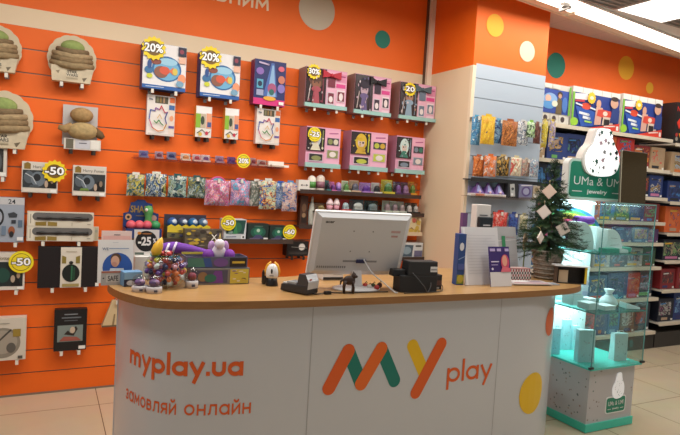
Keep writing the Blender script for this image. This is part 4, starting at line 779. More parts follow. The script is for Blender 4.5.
kit_art = [('r', .0, .0, 1, 1, '233A8A'), ('r', 0, .86, 1, 1, 'E0DCD4'), *[('l', [(.2*i, .87), (.2*i, .99)], .012, 'B8AFA0') for i in range(1, 5)], ('r', 0, .0, .04, .86, '7AB83A'), ('e', .06, .12, .08, .1, '9ACC3A'), ('p', [(.04, .82), (.3, .86), (.3, .7), (.04, .68)], 'E8E0E4'), ('p', [(.05, .66), (.24, .7), (.24, .64), (.05, .62)], 'C83A4E'), ('p', [(.06, .52), (.5, .42), (.55, .08), (.2, .02)], '2A56B0'), ('e', .28, .54, .1, .085, 'D84A32'), ('p', [(.06, .6), (.2, .56), (.2, .52), (.06, .56)], 'DDE4EC'), ('p', [(.36, .54), (.5, .5), (.5, .46), (.36, .5)], 'DDE4EC'), ('l', [(.14, .36), (.34, .33)], .035, 'E4E8F0'), ('l', [(.22, .26), (.36, .24)], .04, 'E4E8F0'), ('l', [(.26, .16), (.4, .15)], .025, 'A8D85A'), ('e', .53, .64, .05, .11, 'D8A48A'), ('p', [(.46, .1), (.6, .12), (.62, .56), (.48, .56)], 'D8A898'), ('p', [(.5, .34), (.7, .3), (.84, .36), (.8, .5), (.62, .52), (.52, .5)], 'D84A3A'), ('e', .68, .42, .05, .06, 'E8D4C4'), ('p', [(.62, .12), (.86, .14), (.84, .34), (.64, .34)], 'D8C4B4'), ('r', .66, .12, .78, .28, '2A2020'), ('e', .86, .72, .085, .13, 'D0A088'), ('e', .86, .83, .085, .06, '3A2A26'), ('p', [(.78, .2), (.98, .22), (.98, .56), (.82, .58)], '2A3E80'), ('p', [(.34, 0), (1, 0), (1, .22)], 'D8402E'), ('l', [(.66, .09), (.9, .13)], .02, 'F0D8D0'), ('r', .93, .03, .98, .14, 'EDE8E2'), ('s', .36, .76, .09, 'F0C02A'), ('e', .36, .76, .04, .045, 'E8E0C0')]
topbox(573.5, 620.5, (86, 94), 'tall blue and red sports kit box nearer the blue picture box', 'D8D2C8', kit_art)
topbox(623.5, 663, (94.5, 99.5), 'tall blue and red sports kit box beside the black box', 'D8D2C8', kit_art)
bk = [('p', [(.1, .5), (.3, .62), (.5, .55), (.9, .66), (.95, .5), (.7, .36), (.5, .46), (.3, .34)], 'E03A2A'), ('p', [(.3, .24), (.7, .28), (.95, .26), (.9, .12), (.5, .1)], 'E8A02A'), ('t', 'NERF', .45, .78, .12, 'D8322A'), ('r', .5, .02, .95, .12, 'C83A2E'), ('e', .16, .1, .1, .05, '9A9488'), ('e', .14, .2, .1, .05, 'B83A34')]
a, b = P(661.5, 99, YS+.03), P(690, 104, YS+.03); shelfbox('toy_box', 'black box with red and orange foam blaster picture', 5.74, b.x, 2.142, a.z-2.142, .3, '1C1A1C', bk, 'boxes on top of the far shelving')
ordw = ['first', 'second', 'third', 'fourth', 'fifth', 'sixth', 'seventh', 'eighth', 'ninth', 'tenth', 'eleventh', 'twelfth']
names = {'2A3E7A': 'dark blue', 'C8342A': 'red', '1E2230': 'black blue', 'D8662E': 'orange', '7A5A44': 'brown', '3A6A9A': 'mid blue', 'B8B4AE': 'pale grey', '5A3A6A': 'purple', '3E5A3E': 'green', 'B89A78': 'tan', '8A2A2E': 'dark red', '2E3A46': 'slate'}
cw = list(names)
plan = {0: [], 1: ['B89A78', '2A3E7A', '2A3E7A', '1E2230', 'D8662E', 'C8342A', '8A2A2E', 'B89A78'], 2: ['1E2230', '2A3E7A', '2E3A46', '8A2A2E', '3A6A9A', '2A3E7A', '1E2230', '2A3E7A'], 3: ['2E3A46', '3A6A9A', '1E2230', 'D8662E', '3A6A9A', '3E5A3E', '2A3E7A', '8A2A2E'], 4: ['1E2230', '5A3A6A', 'B89A78', '2E3A46', '7A5A44', '2A3E7A', '3A6A9A', '5A3A6A'], 5: ['3A6A9A', '2A3E7A', '3A6A9A', '2A3E7A', 'B8B4AE', '2E3A46', 'B8B4AE', '3E5A3E'], 6: ['2E3A46', '7A5A44', '2E3A46', '2A3E7A', '3A6A9A', '2A3E7A', 'C8342A', '2E3A46'], 7: ['2A3E7A', 'B8B4AE', '2A3E7A', 'C8342A', '2A3E7A', '3A6A9A', '7A5A44', '2E3A46']}
plan2 = {0: [], 1: ['B89A78', '8A2A2E', 'B89A78', '7A5A44'], 2: ['2A3E7A', '8A2A2E', '1E2230', 'C8342A'], 3: ['D8662E', '7A5A44', '2E3A46', 'B89A78'], 4: ['1E2230', '2A3E7A', '1E2230', '2A3E7A'], 5: ['8A2A2E', '8A2A2E', '3E5A3E', '8A2A2E'], 6: ['1E2230', '2A3E7A', 'D8662E', '3A6A9A']}
rs = random.Random(21)
for (bx0, bx1, zs, nm), pl in zip(bays, (plan, plan2)):
    for si in range(1, len(zs)):
        cols = pl.get(si, []); z = zs[si]; gap = zs[si-1]-z-.04; x = bx0+.04; wtot = bx1-bx0-.08
        ws = [rs.uniform(.7, 1.3) for _ in cols]; kx = wtot/sum(ws)
        seen = {}
        for i, (c, ww) in enumerate(zip(cols, ws)):
            w = ww*kx; h = gap*rs.uniform(.78, 1.0)
            acc = rs.sample(['E8B83A', 'D84A3A', '4A8AC8', 'E4E0DA', 'C87AA0', '6AA85A', '2A2A30', 'B89A80', '8AB0D0', '3A3A6A', 'D8763A', '5A4A42'], 4)
            pu0, pu1, pv0, pv1 = rs.uniform(.04, .2), rs.uniform(.75, .96), rs.uniform(.2, .3), rs.uniform(.8, .95)
            sh = [('r', pu0, pv0, pu1, pv1, printed([c, c, '1A1C26', acc[0], acc[1], c], rs.random(), 13, .3, 1.5)), ('r', rs.uniform(.05, .3), .05, rs.uniform(.5, .8), .17, acc[2]), ('r', .84, .02, .97, .11, 'E8E4DE'), ('l', [(pu0+.05, pv1-.08), (pu0+.4, pv1-.06)], .05, acc[3])]
            shelfbox('toy_box', f'{names[c]} toy box, {ordw[i]} from the column end, {ordw[si-1]} shelf below the top, {nm} unit', x+.006, x+w-.006, z, h, .25+rs.uniform(0, .1), c, sh, f'toy boxes on shelf {si+1} of the {nm} unit', YS+.03+rs.uniform(0, .04)); x += w
# yellow bags hanging at the end of the second shelf
for i, (bl, tr, nm, cs) in enumerate((((541, 147), (548, 121), 'inner', ['D8C84A', 'E8E0A0', '6A6A8A', 'C8A83A']), ((548, 147), (556, 121.5), 'outer', ['E0C83A', 'C8B8C8', 'B8A03A', '5A4A6A']))):
    o, w, h = bag(f'yellow toy bag hanging from the far top shelf, {nm} one', bl, tr, YS-.04-.02*i, cs, 131+i, 'yellow bags by the far shelving')
    t = thing('display_peg', f'chrome clip peg over the {nm} yellow bag', 'hook', (o.location.x, YS, o.location.z+h+.006)); mb = MB(); mb.box(-.004, -.09, 0, .004, .0, .008, CHROME); mb.build('arm', t); mb = MB(); mb.box(-.008, -.002, -.004, .008, 0, .012, CHROME); mb.build('back_plate', t)
# ------------------------------------------------------------------ on the counter: monitor and till things
BLK = M('1A1A1C', .35); BLKM = M('222224', .6); PW = M('DCDCDE', .35); GREY = M('B4B6BA', .4)
def onC(px, py): return Z(px, py, ZC)
def monitor():
    c = onC(356, 289); rz = math.radians(-9)
    o = thing('computer_monitor', 'white computer monitor seen from behind on the counter', 'monitor', (c.x, c.y, ZC), rz)
    zb, zt = P(352, 276, c.y).z-ZC, P(362, 212, c.y).z-ZC
    H = (zt-zb)/math.cos(math.radians(20)); Wd = .5
    T = Matrix.Translation((-.005, .035, zb)) @ Matrix.Rotation(math.radians(20), 4, 'X')
    mb = MB(); mb.box(-Wd/2, 0, 0, Wd/2, .022, H, M('E4E4E4', .3), T); mb.build('bezel_frame', o, bev=.004)
    mb = MB()
    vs = [(-Wd/2+.006, 0, .006), (Wd/2-.006, 0, .006), (Wd/2-.006, 0, H-.006), (-Wd/2+.006, 0, H-.006), (-Wd/2+.03, -.022, .035), (Wd/2-.03, -.022, .035), (Wd/2-.03, -.022, H-.022), (-Wd/2+.03, -.022, H-.022)]
    mb.add(vs, [(4, 5, 6, 7), (0, 1, 5, 4), (1, 2, 6, 5), (2, 3, 7, 6), (3, 0, 4, 7)], M('CFD1D5', .35), False, T)
    mb.build('rear_shell', o)
    mb = MB(); yy = -.0225
    mb.text('acer', -Wd/2+.05, H-.05, .014, M('2A2A2E', .4), yy, 'l', .03, .045, xf=T)
    for x in (-.05, .05):
        for z in (H*.42, H*.74): mb.disc(x, z, .004, .004, yy, M('7E8084', .4), 10, T)
    mb.rect(-.08, H*.245, .1, H*.275, yy, M('8E9094', .4), T); mb.rect(.145, H*.73, .195, H*.765, yy, M('C0A0A0', .4), T); mb.rect(.15, H*.66, .185, H*.69, yy, M('B89090', .4), T)
    for i in range(14): mb.rect(-.21+.011*i, .05, -.2035+.011*i, .062, yy, M('77797D', .5), T)
    mb.build('back_markings', o)
    mb = MB(); mb.box(-.01, -.03, H*.24, .04, -.02, H*.29, M('1E2A5A', .4), T); p = mb.build('video_plug', o); p['label'] = 'dark blue video plug'
    mb = MB(); mb.hexa([(-.028, -.012, .01), (.028, -.012, .01), (.028, .022, .01), (-.028, .022, .01)], [(-.02, .01, zb+.08), (.02, .01, zb+.08), (.02, .04, zb+.08), (-.02, .04, zb+.08)], PW); mb.build('stand_neck', o)
    mb = MB(); mb.lathe([(.118, .0005), (.12, .006), (.1, .012), (.03, .016), (1e-4, .016)], (0, .0, 0), PW, 32, None, 1.05, .72); mb.build('stand_base', o)
    mb = MB(); mb.tube(crm([(.02, -.03, zb+H*.26), (.05, -.07, zb+.03), (.11, -.08, .05), (.16, -.11, .008), (.17, -.13, .006)], 5), .0035, M('CFCFD2', .4), 6); p = mb.build('video_cable', o); p['label'] = 'pale grey cable'
    return c
cm = monitor()
def figure():
    c = onC(345.5, 292.5); o = thing('animal_figure', 'small dark brown animal statuette standing beside the monitor foot', 'figurine', (c.x, c.y-.03, ZC), -.3); h = P(345, 272, c.y-.03).z-ZC
    F = M('3A2820', .5, noise=.1)
    mb = MB(); mb.ell((0, 0, h*.62), (.03, .014, h*.22), F, 14, 9); mb.ell((.022, 0, h*.82), (.013, .011, h*.15), F, 12, 8); mb.ell((.033, -.003, h*.8), (.008, .006, .007), F, 8, 6)
    for s in (-1, 1):
        mb.tube([(.02, .008*s, h*.6), (.022, .009*s, h*.3), (.021, .009*s, .003)], [.009, .006, .006], F); mb.tube([(-.02, .008*s, h*.6), (-.024, .009*s, h*.3), (-.021, .009*s, .003)], [.01, .006, .006], F)
        mb.hexa([(.016, .004*s-.003, h*.9), (.024, .004*s-.003, h*.9), (.024, .004*s+.003, h*.9), (.016, .004*s+.003, h*.9)], [(.019, .006*s-.001, h*1.02), (.021, .006*s-.001, h*1.02), (.021, .006*s+.001, h*1.02), (.019, .006*s+.001, h*1.02)], F)
    mb.tube([(-.028, 0, h*.68), (-.04, 0, h*.55), (-.042, 0, h*.4)], [.006, .005, .003], F); mb.build('body', o)
figure()
# scanner in its cradle
def scanner():
    c = onC(271.5, 285.5); h = P(271, 262.5, c.y).z-ZC; o = thing('barcode_scanner', 'white and black barcode scanner with yellow trim standing on end', 'scanner', (c.x, c.y, ZC), -.45); o.scale = (.82, .82, 1.03)
    mb = MB(); mb.lathe([(.045, 0), (.046, .006), (.04, .02), (.036, h*.36)], (0, 0, 0), BLK, 18, None, .85, .8); mb.build('cradle', o)
    mb = MB(); mb.lathe([(.034, h*.34), (.038, h*.45), (.036, h*.62), (.028, h*.8), (.016, h*.9), (1e-4, h*.93)], (0, -.004, 0), M('E0E0E0', .3), 18, None, 1, .8); mb.ell((0, -.034, h*.63), (.006, .004, .012), BLK, 8, 6); mb.box(-.012, -.034, h*.43, .012, -.03, h*.46, BLK); mb.build('body', o)
    mb = MB()
    for s in (-1, 1): mb.tube([(s*.04, .004, h*.4), (s*.041, .006, h*.6), (s*.03, .008, h*.85), (s*.01, .008, h*.99)], [.006, .008, .008, .005], M('E8A82E', .4), 8)
    mb.build('trim', o)
    mb = MB(); mb.lathe([(.026, 0), (.03, .01), (.03, .06), (.022, .07)], (-.036, .04, 0), BLK, 12); mb.build('rear_handle', o)
scanner()
def terminal():
    c = onC(305, 295); o = thing('payment_terminal', 'grey and black card payment terminal with a paper roll lid', 'payment terminal', (c.x, c.y+.07, ZC), .5); o.scale = (.95, .92, 1.4)
    mb = MB(); mb.hexa([(-.05, -.09, .003), (.04, -.09, .003), (.036, .09, .003), (-.046, .09, .003)], [(-.05, -.088, .034), (.04, -.088, .034), (.034, .085, .026), (-.044, .085, .026)], M('2A2A2C', .4)); mb.build('body', o, bev=.004)
    mb = MB()
    lv = [(-.048, -.09, .02), (.038, -.09, .02), (-.048, -.094, .045), (.038, -.094, .045), (-.047, -.075, .068), (.037, -.075, .068), (-.046, -.03, .068), (.036, -.03, .068), (-.046, -.02, .035), (.036, -.02, .035)]
    mb.add(lv, [(0, 1, 3, 2), (2, 3, 5, 4)], M('C4C6CA', .3, .2)); mb.add(lv, [(4, 5, 7, 6), (6, 7, 9, 8), (0, 2, 4, 6, 8), (1, 9, 7, 5, 3)], M('3A3A3E', .35)); mb.rect(-.04, .05, -.02, .055, -.0945, M('A84A3E')); mb.build('printer_lid', o, bev=.002)
    mb = MB(); mb.box(-.04, -.01, .03, .03, .05, .036, M('9AA0A4', .2)); mb.build('screen', o)
    mb = MB()
    for i in range(3):
        for j in range(3): mb.box(-.036+.024*i, .054+.01*j, .026, -.02+.024*i, .061+.01*j, .031, M('D8D8D4', .4))
    mb.build('keypad', o)
    c2 = onC(327.5, 294.5)
    k = thing('power_adapter', 'small black cable joint lying on the counter edge beside the terminal', 'cable', (c2.x, c2.y, ZC)); mb = MB(); mb.box(-.018, -.008, .0005, .018, .008, .016, BLK); mb.build('plug_block', k, bev=.003)
    mb = MB(); a = Vector((c.x-c2.x+.03, c.y-c2.y+.02, .006)); mb.tube(crm([a, (-.06, .0, .004), (-.018, 0, .008)], 5), .003, BLK, 6); mb.tube(crm([(.018, 0, .008), (.08, .01, .004), (.2, .004, .004), (.33, -.005, .004)], 5), .003, BLK, 6); mb.build('cable', k)
terminal()
def box_thing(name, label, cat, px, py, w, d, pt, col, rz=0, shapes=(), bev=.003, group=None, part_='case'):
    c = onC(px, py); h = P(px, pt, c.y).z-ZC; o = thing(name, label, cat, (c.x, c.y, ZC+.0004), rz, group)
    mb = MB(); mb.box(-w/2, 0, 0, w/2, d, h, col); p = mb.build(part_, o, bev=bev)
    if shapes: mb = MB(); art(mb, w, h, -.0006, shapes); mb.build('printed_front', o)
    return o, w, h
box_thing('receipt_printer', 'white office printer with a black slot behind the monitor foot', 'printer', 333, 280.5, .12, .12, 269.5, M('D0D0D0', .4), -.1, [('r', .02, .06, .98, .3, '1E1E20'), ('r', .5, .55, .95, .9, '2E2E30')])
box_thing('document_tray', 'white and black desk tray behind the monitor foot, nearer the receipt printer', 'tray', 391, 271.5, .1, .06, 266.5, M('C8C8C8', .4), -.1, [('r', .0, .5, .6, .85, '2A2A2A'), ('r', .0, .02, 1, .2, '2E2A2A')])
# red and white charms heaped at the monitor foot
rr = random.Random(5)
for i, (px, py, c1, nm) in enumerate(((362, 287.5, 'C8322E', 'red'), (366, 289, 'E0D8D0', 'white'), (370, 287.8, '3A4A2E', 'green'), (373.5, 289.5, 'B83A3A', 'dark red'), (376.5, 287, '6A3A34', 'brown'))):
    c = onC(px, py); t = thing('key_charm', f'{nm} berry shaped charm by the monitor foot', 'charm', (c.x, c.y-.03, ZC+.0005), group='charms by the monitor foot')
    mb = MB(); mb.ell((0, 0, .015), (.014, .012, .0145), M(c1, .3), 12, 8); mb.build('bead', t); mb = MB(); mb.tube([(0, 0, .028), (.006, 0, .036), (.012, 0, .03)], .0018, M('2E4A2A'), 6); mb.build('cord', t)
def box_printer():
    c = onC(413.5, 291.5); o = thing('receipt_printer', 'black receipt printer with a white sticker in front of the cream column', 'printer', (c.x+.02, c.y-.03, ZC+.0004), -.12)
    h = P(405, 261, c.y).z-ZC
    mb = MB(); mb.box(-.115, .0, 0, .095, .085, h*.55, BLKM); mb.hexa([(-.075, 0, h*.55), (.095, 0, h*.55), (.095, .085, h*.55), (-.075, .085, h*.55)], [(-.072, .004, h), (.093, .004, h), (.093, .075, h), (-.072, .075, h)], BLKM); mb.build('case', o, bev=.004)
    mb = MB(); mb.hexa([(-.15, .02, h*.5), (-.076, .02, h*.5), (-.076, .07, h*.5), (-.15, .07, h*.5)], [(-.145, .02, h*.72), (-.076, .02, h*.72), (-.076, .07, h*.72), (-.145, .07, h*.72)], BLK); mb.build('side_cover', o, bev=.004)
    mb = MB(); mb.rect(.05, h*.66, .09, h*.84, -.0005, 'D8D8D8'); mb.rect(.053, h*.72, .087, h*.76, -.0009, '8A8A8A'); p = mb.build('sticker', o); p['label'] = 'white sticker'
    mb = MB(); mb.tube(crm([(-.05, .0, .1), (.0, -.03, .04), (.03, -.02, .006), (.05, -.012, .03), (.055, -.004, .05)], 5), .0025, M('4A4A4C'), 6); mb.build('cable', o)
box_printer()
o, w, h = box_thing('network_box', 'small black box with a red stripe beside the receipt printer', 'box', 437, 289.5, .055, .06, 275, BLKM, -.1, [('r', .06, .28, .94, .62, '5A3A34'), ('r', .1, .05, .7, .16, 'A8A8A8')])
c = onC(430, 290.5); k = thing('cable', 'thin black cable looped beside the small black box', 'cable', (c.x, c.y, ZC)); mb = MB(); mb.tube(crm([(-.2, -.06, .004), (-.1, -.06, .004), (.02, -.05, .004), (.08, .0, .004), (.1, .035, .02), (.075, .055, .03)], 6), .0025, BLK, 6); mb.build('cord', k)
# ------------------------------------------------------------------ on the counter: the gift end
def card_pack(name, label, BLp, TRp, base_px, col, shapes, tilt, dep=.012, cat='card'):
    c = onC(*base_px); a, b = P(*BLp, c.y), P(*TRp, c.y); w, h = b.x-a.x, b.z-ZC
    o = thing(name, label, cat, ((a.x+b.x)/2, c.y, ZC+.001)); T = Matrix.Rotation(-tilt, 4, 'X')
    mb = MB(); mb.box(-w/2, 0, 0, w/2, dep, h, col, T); n0 = len(mb.v); art(mb, w, h, -.0005, shapes)
    mb.v[n0:] = [tuple(T @ Vector(v)) for v in mb.v[n0:]]; mb.build('card', o); return o, w, h
PHO = [('e', .55, .36, .42, .34, '2E5AA8'), ('e', .5, .56, .15, .13, '5A4030'), ('e', .48, .5, .12, .13, 'D8A88E'), ('e', .46, .44, .07, .05, 'C8907E'), ('p', [(.25, .1), (.8, .1), (.72, .34), (.35, .34)], 'CDD8E4'), ('p', [(.25, .1), (.6, .1), (.5, .3)], 'B8C4D4'), ('t', 'WE', .2, .76, .06, '4A5A78'), ('l', [(.3, .8), (.85, .8)], .025, '8A9AB4'), ('l', [(.4, .94), (.55, .94)], .02, 'C8C8CC')]
card_pack('gift_card_pack', 'pale pink card pack standing behind the white photo pack', (101, 262), (132.5, 231.5), (118, 281), 'E8CCC4', [('r', .05, .72, .95, .9, 'E8B8B0'), ('l', [(.4, .92), (.6, .92)], .03, '6A5A58'), ('r', .06, .3, .94, .68, 'E4D8D4'), ('e', .85, .6, .08, .08, 'C8A090')], .06)
card_pack('gift_card_pack', 'white card pack with a smiling person photo on a blue disc', (97.5, 276), (134.5, 240.5), (115, 283), 'E6E4E2', PHO, .10)
# white box and the sale sign resting on it
o, wS, hS = box_thing('gift_box', 'white box under the black round sale sign', 'box', 147, 280, .12, .08, 256.5, M('DEDCD8', .5))
def sign():
    b = P(147, 256.5, o.location.y); w = .118; h = P(147, 230.5, o.location.y).z-(ZC+hS); t = thing('sale_sign', 'white square card with a black disc reading -25%', 'sign', (o.location.x-.003, o.location.y+.03, ZC+hS+.001))
    T = Matrix.Rotation(-.08, 4, 'X'); mb = MB(); mb.box(-w/2, 0, 0, w/2, .004, h, M('E2DFDA', .5), T)
    mb.disc(-.002, h*.55, w*.43, w*.43, -.0006, '1C1C1E', 32, T); mb.text('-25', -.01, h*.4, h*.3, M('F2F0EC', .5), -.0012, 'c', .04, w*.52, xf=T); mb.text('%', w*.31, h*.5, h*.16, M('F2F0EC', .5), -.0012, 'c', .03, w*.13, xf=T)
    mb.disc(-w*.3, h*.86, w*.08, w*.06, -.001, 'D88A3A', 14, T); mb.disc(w*.28, h*.2, w*.12, w*.1, -.001, '3A9A7A', 16, T); mb.rect(-w*.46, .004, -w*.1, h*.12, -.0006, '5A6A62', T); mb.disc(w*.0, h*.84, w*.2, w*.03, -.0011, 'A86A3A', 14, T); mb.build('card', t)
sign()
def safe_pack():
    c = onC(114, 284.5); w = .115; h = P(114, 270.5, c.y).z-ZC; t = thing('label_strip', 'clear sleeve with a small plate reading SAFE leaning on the photo pack', 'label', (c.x, c.y-.015, ZC+.0005), .1)
    mb = MB(); mb.box(-w/2, 0, 0, w/2, .006, h, M('B0AEAC', .3)); mb.rect(-w*.32, h*.2, w*.2, h*.75, -.0005, 'C8C6C2'); mb.text('SAFE', -w*.06, h*.3, h*.36, M('3A3A3E', .5), -.001, 'c', .02, w*.4); mb.disc(-w*.42, h*.5, w*.03, w*.03, -.0006, '3A3A3A', 10); mb.rect(-w*.5, h*.86, w*.5, h, -.0006, 'A86A5A'); mb.build('sleeve', t)
safe_pack()
o2, w, h = box_thing('gift_box', 'light blue topped box with a dark picture beside the sleeve', 'box', 133, 286.5, .085, .06, 272, M('6E98C0', .5), .15, [('r', .02, .02, .98, .5, '26304A'), ('e', .35, .25, .2, .18, 'C8CCD8'), ('r', .02, .5, .98, .96, '8AB4D4')])
def toy_jar(px, py, pt, r, label, c1, c2):
    c = onC(px, py); h = P(px, pt, c.y).z-ZC; t = thing('toy_jar', label, 'jar', (c.x, c.y, ZC+.0005), group='little toy packs by the bowl')
    mb = MB(); mb.lathe([(r, 0), (r, h*.3), (r*.94, h*.34)], (0, 0, 0), M('D0CCD0', .4), 16); mb.box(-.006, -r-.002, h*.08, .008, -r+.002, h*.2, M('4A4A58')); mb.build('base', t)
    mb = MB(); mb.ell((0, 0, h*.52), (r*.7, r*.7, h*.22), M(c1, .4, noise=.4, nscale=60), 12, 8); mb.ell((r*.2, -r*.4, h*.6), (r*.35, r*.3, h*.12), M(c2, .4), 10, 6); mb.build('toy', t)
    mb = MB(); mb.lathe([(r*.94, h*.34), (r*.95, h*.6), (r*.8, h*.85), (r*.4, h), (1e-4, h*1.01)], (0, 0, 0), FILM, 18); mb.build('clear_dome', t)
toy_jar(139.5, 291.2, 274.5, .034, 'clear domed toy pack in front of the light blue box', '6A4A7E', 'B898B8')
toy_jar(154, 292.6, 274.5, .034, 'clear domed toy pack in front of the glass bowl', '5A4070', 'A888B0')
toy_jar(191.5, 287.5, 267, .03, 'small dark red filled jar between bowl and cartons', '7A2A3E', 'A04A5E')
def cube():
    c = onC(188, 283); box_thing('gift_box', 'little white cube box behind the dark red jar', 'box', 188.5, 281, .045, .045, 257.5, M('E4E2E4', .5))
cube()
def bowl():
    c = onC(169, 291); r = .098; b = thing('glass_bowl', 'round clear glass bowl heaped with colourful small wrapped toys', 'bowl', (c.x, c.y+r*1.0, ZC+.0005))
    mb = MB(); prof = []
    for k in range(15): a = -PI/2+.42+(PI/2+.55-.42+.25)*k/14; prof.append((r*math.cos(a), r*.92+r*math.sin(a)*.92+.004))
    z0 = prof[0][1]; prof = [(q[0], q[1]-z0) for q in prof]
    mb.lathe(prof, (0, 0, 0), GLASS, 32); mb.build('bowl', b)
    mb = MB(); q = prof[-1]; mb.lathe([(q[0]-.003, q[1]), (q[0]+.003, q[1]), (q[0]+.003, q[1]+.005), (q[0]-.003, q[1]+.005), (q[0]-.003, q[1])], (0, 0, 0), GLASST, 32); mb.build('rim', b)
    rnd = random.Random(9); cols = {'white': 'E4DEDC', 'purple': '6A3A8E', 'pink': 'E0A0B4', 'orange': 'E07A4A', 'yellow': 'E8C84A', 'lilac': 'B098C8', 'red': 'C84A4A', 'navy': '34345E'}
    pts = []
    for ring, n, zz in ((.0, 1, .02), (.045, 7, .022), (.072, 11, .045), (.035, 6, .05), (.083, 13, .075), (.05, 8, .078), (.015, 2, .08), (.08, 12, .103), (.05, 8, .106), (.015, 2, .108), (.062, 9, .13), (.03, 5, .134), (0, 1, .14), (.02, 3, .155)):
        for i in range(n): a = 2*PI*i/n+ring*50; pts.append((ring*math.cos(a), ring*math.sin(a), zz))
    protos = {}
    for i, p in enumerate(pts):
        cn = rnd.choice(list(cols)); base = Vector(b.location)+Vector(p)
        if cn not in protos:
            m_ = M(cols[cn], .35)
            t = thing('wrapped_toy', f'small {cn} wrapped toy heaped in the round glass bowl', 'toy', base, rnd.uniform(0, 6), 'small wrapped toys in the glass bowl')
            mb = MB(); mb.ell((0, 0, 0), (.0125, .0115, .0115), m_, 10, 7); mb.build('toy', t)
            mb = MB(); mb.lathe([(.003, 0), (.009, .006), (.0095, .0065), (.002, .001)], (0, 0, .009), m_, 8); mb.build('wrapper_twist', t); protos[cn] = t
        else:
            t = dup(protos[cn], base, protos[cn]['label'], None, rnd.uniform(0, 6)); t.rotation_euler = (rnd.uniform(-1, 1), rnd.uniform(-1, 1), rnd.uniform(0, 6))
    t = thing('foil_ornament', 'yellow foil wrapped cone leaning over the glass bowl rim', 'toy', Vector(b.location)+Vector((-.05, -.02, .165))); mb = MB(); mb.lathe([(.012, -.02), (.024, .0), (.022, .03), (.01, .06), (1e-4, .072)], (0, 0, 0), M('E8B83A', .3), 12, Matrix.Rotation(.35, 4, 'Y')); mb.build('cone', t)
    return b
bw = bowl()
# cartons of unicorn toys and the purple plush draped on them
oL, wL, hL = None, 0, 0
def cartons():
    global oL, wL, hL
    c = onC(222, 284.5); a, b2 = P(190, 283, c.y), P(249, 283.5, c.y); wL = b2.x-a.x; hL = P(222, 268.5, c.y).z-ZC
    oL = thing('display_carton', 'lower grey and yellow toy carton beside the bowl, bottom of two', 'box', ((a.x+b2.x)/2, c.y, ZC+.0005))
    mb = MB(); mb.box(-wL/2, 0, 0, wL/2, .13, hL, M('7E7A76', .5)); art(mb, wL, hL, -.0004, [('r', .02, .1, .62, .9, '4A4A5E'), ('p', [(.3, .1), (.55, .1), (.52, .85), (.4, .85)], '6A3A8A'), ('e', .2, .5, .08, .3, '8A6A4A'), ('e', .33, .4, .1, .25, '2E6A5A'), ('r', .66, .05, .98, .95, 'CDB848')]+[q for q in speck(12, 4, ['C8A83A', '6A4A7A', 'E0D8C0', '4A3A34'], .68, .08, .96, .92, .05)]); mb.build('carton', oL)
    c2 = c.y+.01; w2 = P(247, 262, c2).x-P(186, 262, c2).x; h2 = P(217, 250.5, c2).z-(ZC+hL)
    o = thing('display_carton', 'upper open toy carton stacked on the grey and yellow carton', 'box', ((P(187, 262, c2).x+P(247, 262, c2).x)/2, c2, ZC+hL+.0015))
    mb = MB(); open_tray(mb, w2, .12, h2*.62, M('5A5A70', .5)); mb.box(-w2/2, .115, h2*.6, w2/2-.06, .12, h2*.72, M('C8B84A', .5)); art(mb, w2, h2*.62, -.0004, [('r', .02, .1, .35, .9, '4A7A6A'), ('p', [(.3, .1), (.42, .1), (.38, .9), (.26, .9)], '34508E'), ('r', .7, .1, .98, .9, '241E1C'), ('r', .74, .4, .95, .6, 'C8A83A'), ('e', .55, .5, .12, .4, '6A4A8A')]); mb.build('carton', o)
    t = thing('unicorn_plush', 'white and purple unicorn toy sitting in the upper carton', 'toy', (o.location.x+.015, c2+.055, ZC+hL+.024))
    Wm = M('DCD4E0', .8); Pm = M('7A3A9E', .8, noise=.2)
    mb = MB(); mb.ell((0, -.0, .045), (.04, .03, .045), Wm, 14, 9); mb.ell((0, -.02, .09), (.026, .024, .026), Wm, 12, 8); mb.build('body', t)
    mb = MB(); mb.lathe([(.007, 0), (1e-4, .035)], (0, -.02, .112), M('E0C878', .4), 8); mb.build('horn', t)
    for s in (-1, 1):
        mb = MB(); mb.ell((s*.052, -.015, .035), (.03, .028, .03), Pm, 10, 7); mb.build('paw', t); mb = MB(); mb.ell((s*.035, 0, .075), (.018, .012, .03), M('B890C8', .8), 10, 7); mb.build('ear', t)
    # purple plush tube lying along the top
    q = P(187, 250, c2+.02); L0 = thing('plush_toy', 'long purple plush toy draped behind the bowl over the cartons', 'toy', (P(162, 256, c2+.03).x, c2+.16, P(162, 256, c2).z-.03))
    A = P(160, 251, c2+.16)-L0.location; B = P(178, 248, c2+.16)-L0.location; D = P(197, 251, c2+.16)-L0.location; E_ = P(217, 254.5, c2+.16)-L0.location
    mb = MB(); mb.tube(crm([A, (A+B)/2+Vector((0, 0, .005)), B, D, E_], 4), [.012, .026, .031, .032, .032, .031, .031, .030, .029, .027, .026, .024, .021, .018, .015, .012, .006], M('6E3A9E', .8, noise=.15), 12); mb.build('body', L0)
    mb = MB()
    for f in (.35, .75):
        p = A+(B-A)*f; mb.tube([(p.x-.012, p.y-.038, p.z-.02), (p.x-.004, p.y-.04, p.z+.012), (p.x+.008, p.y-.022, p.z+.034)], .006, M('D8CCE0', .5), 8)
    mb.build('ribbon', L0)
cartons()
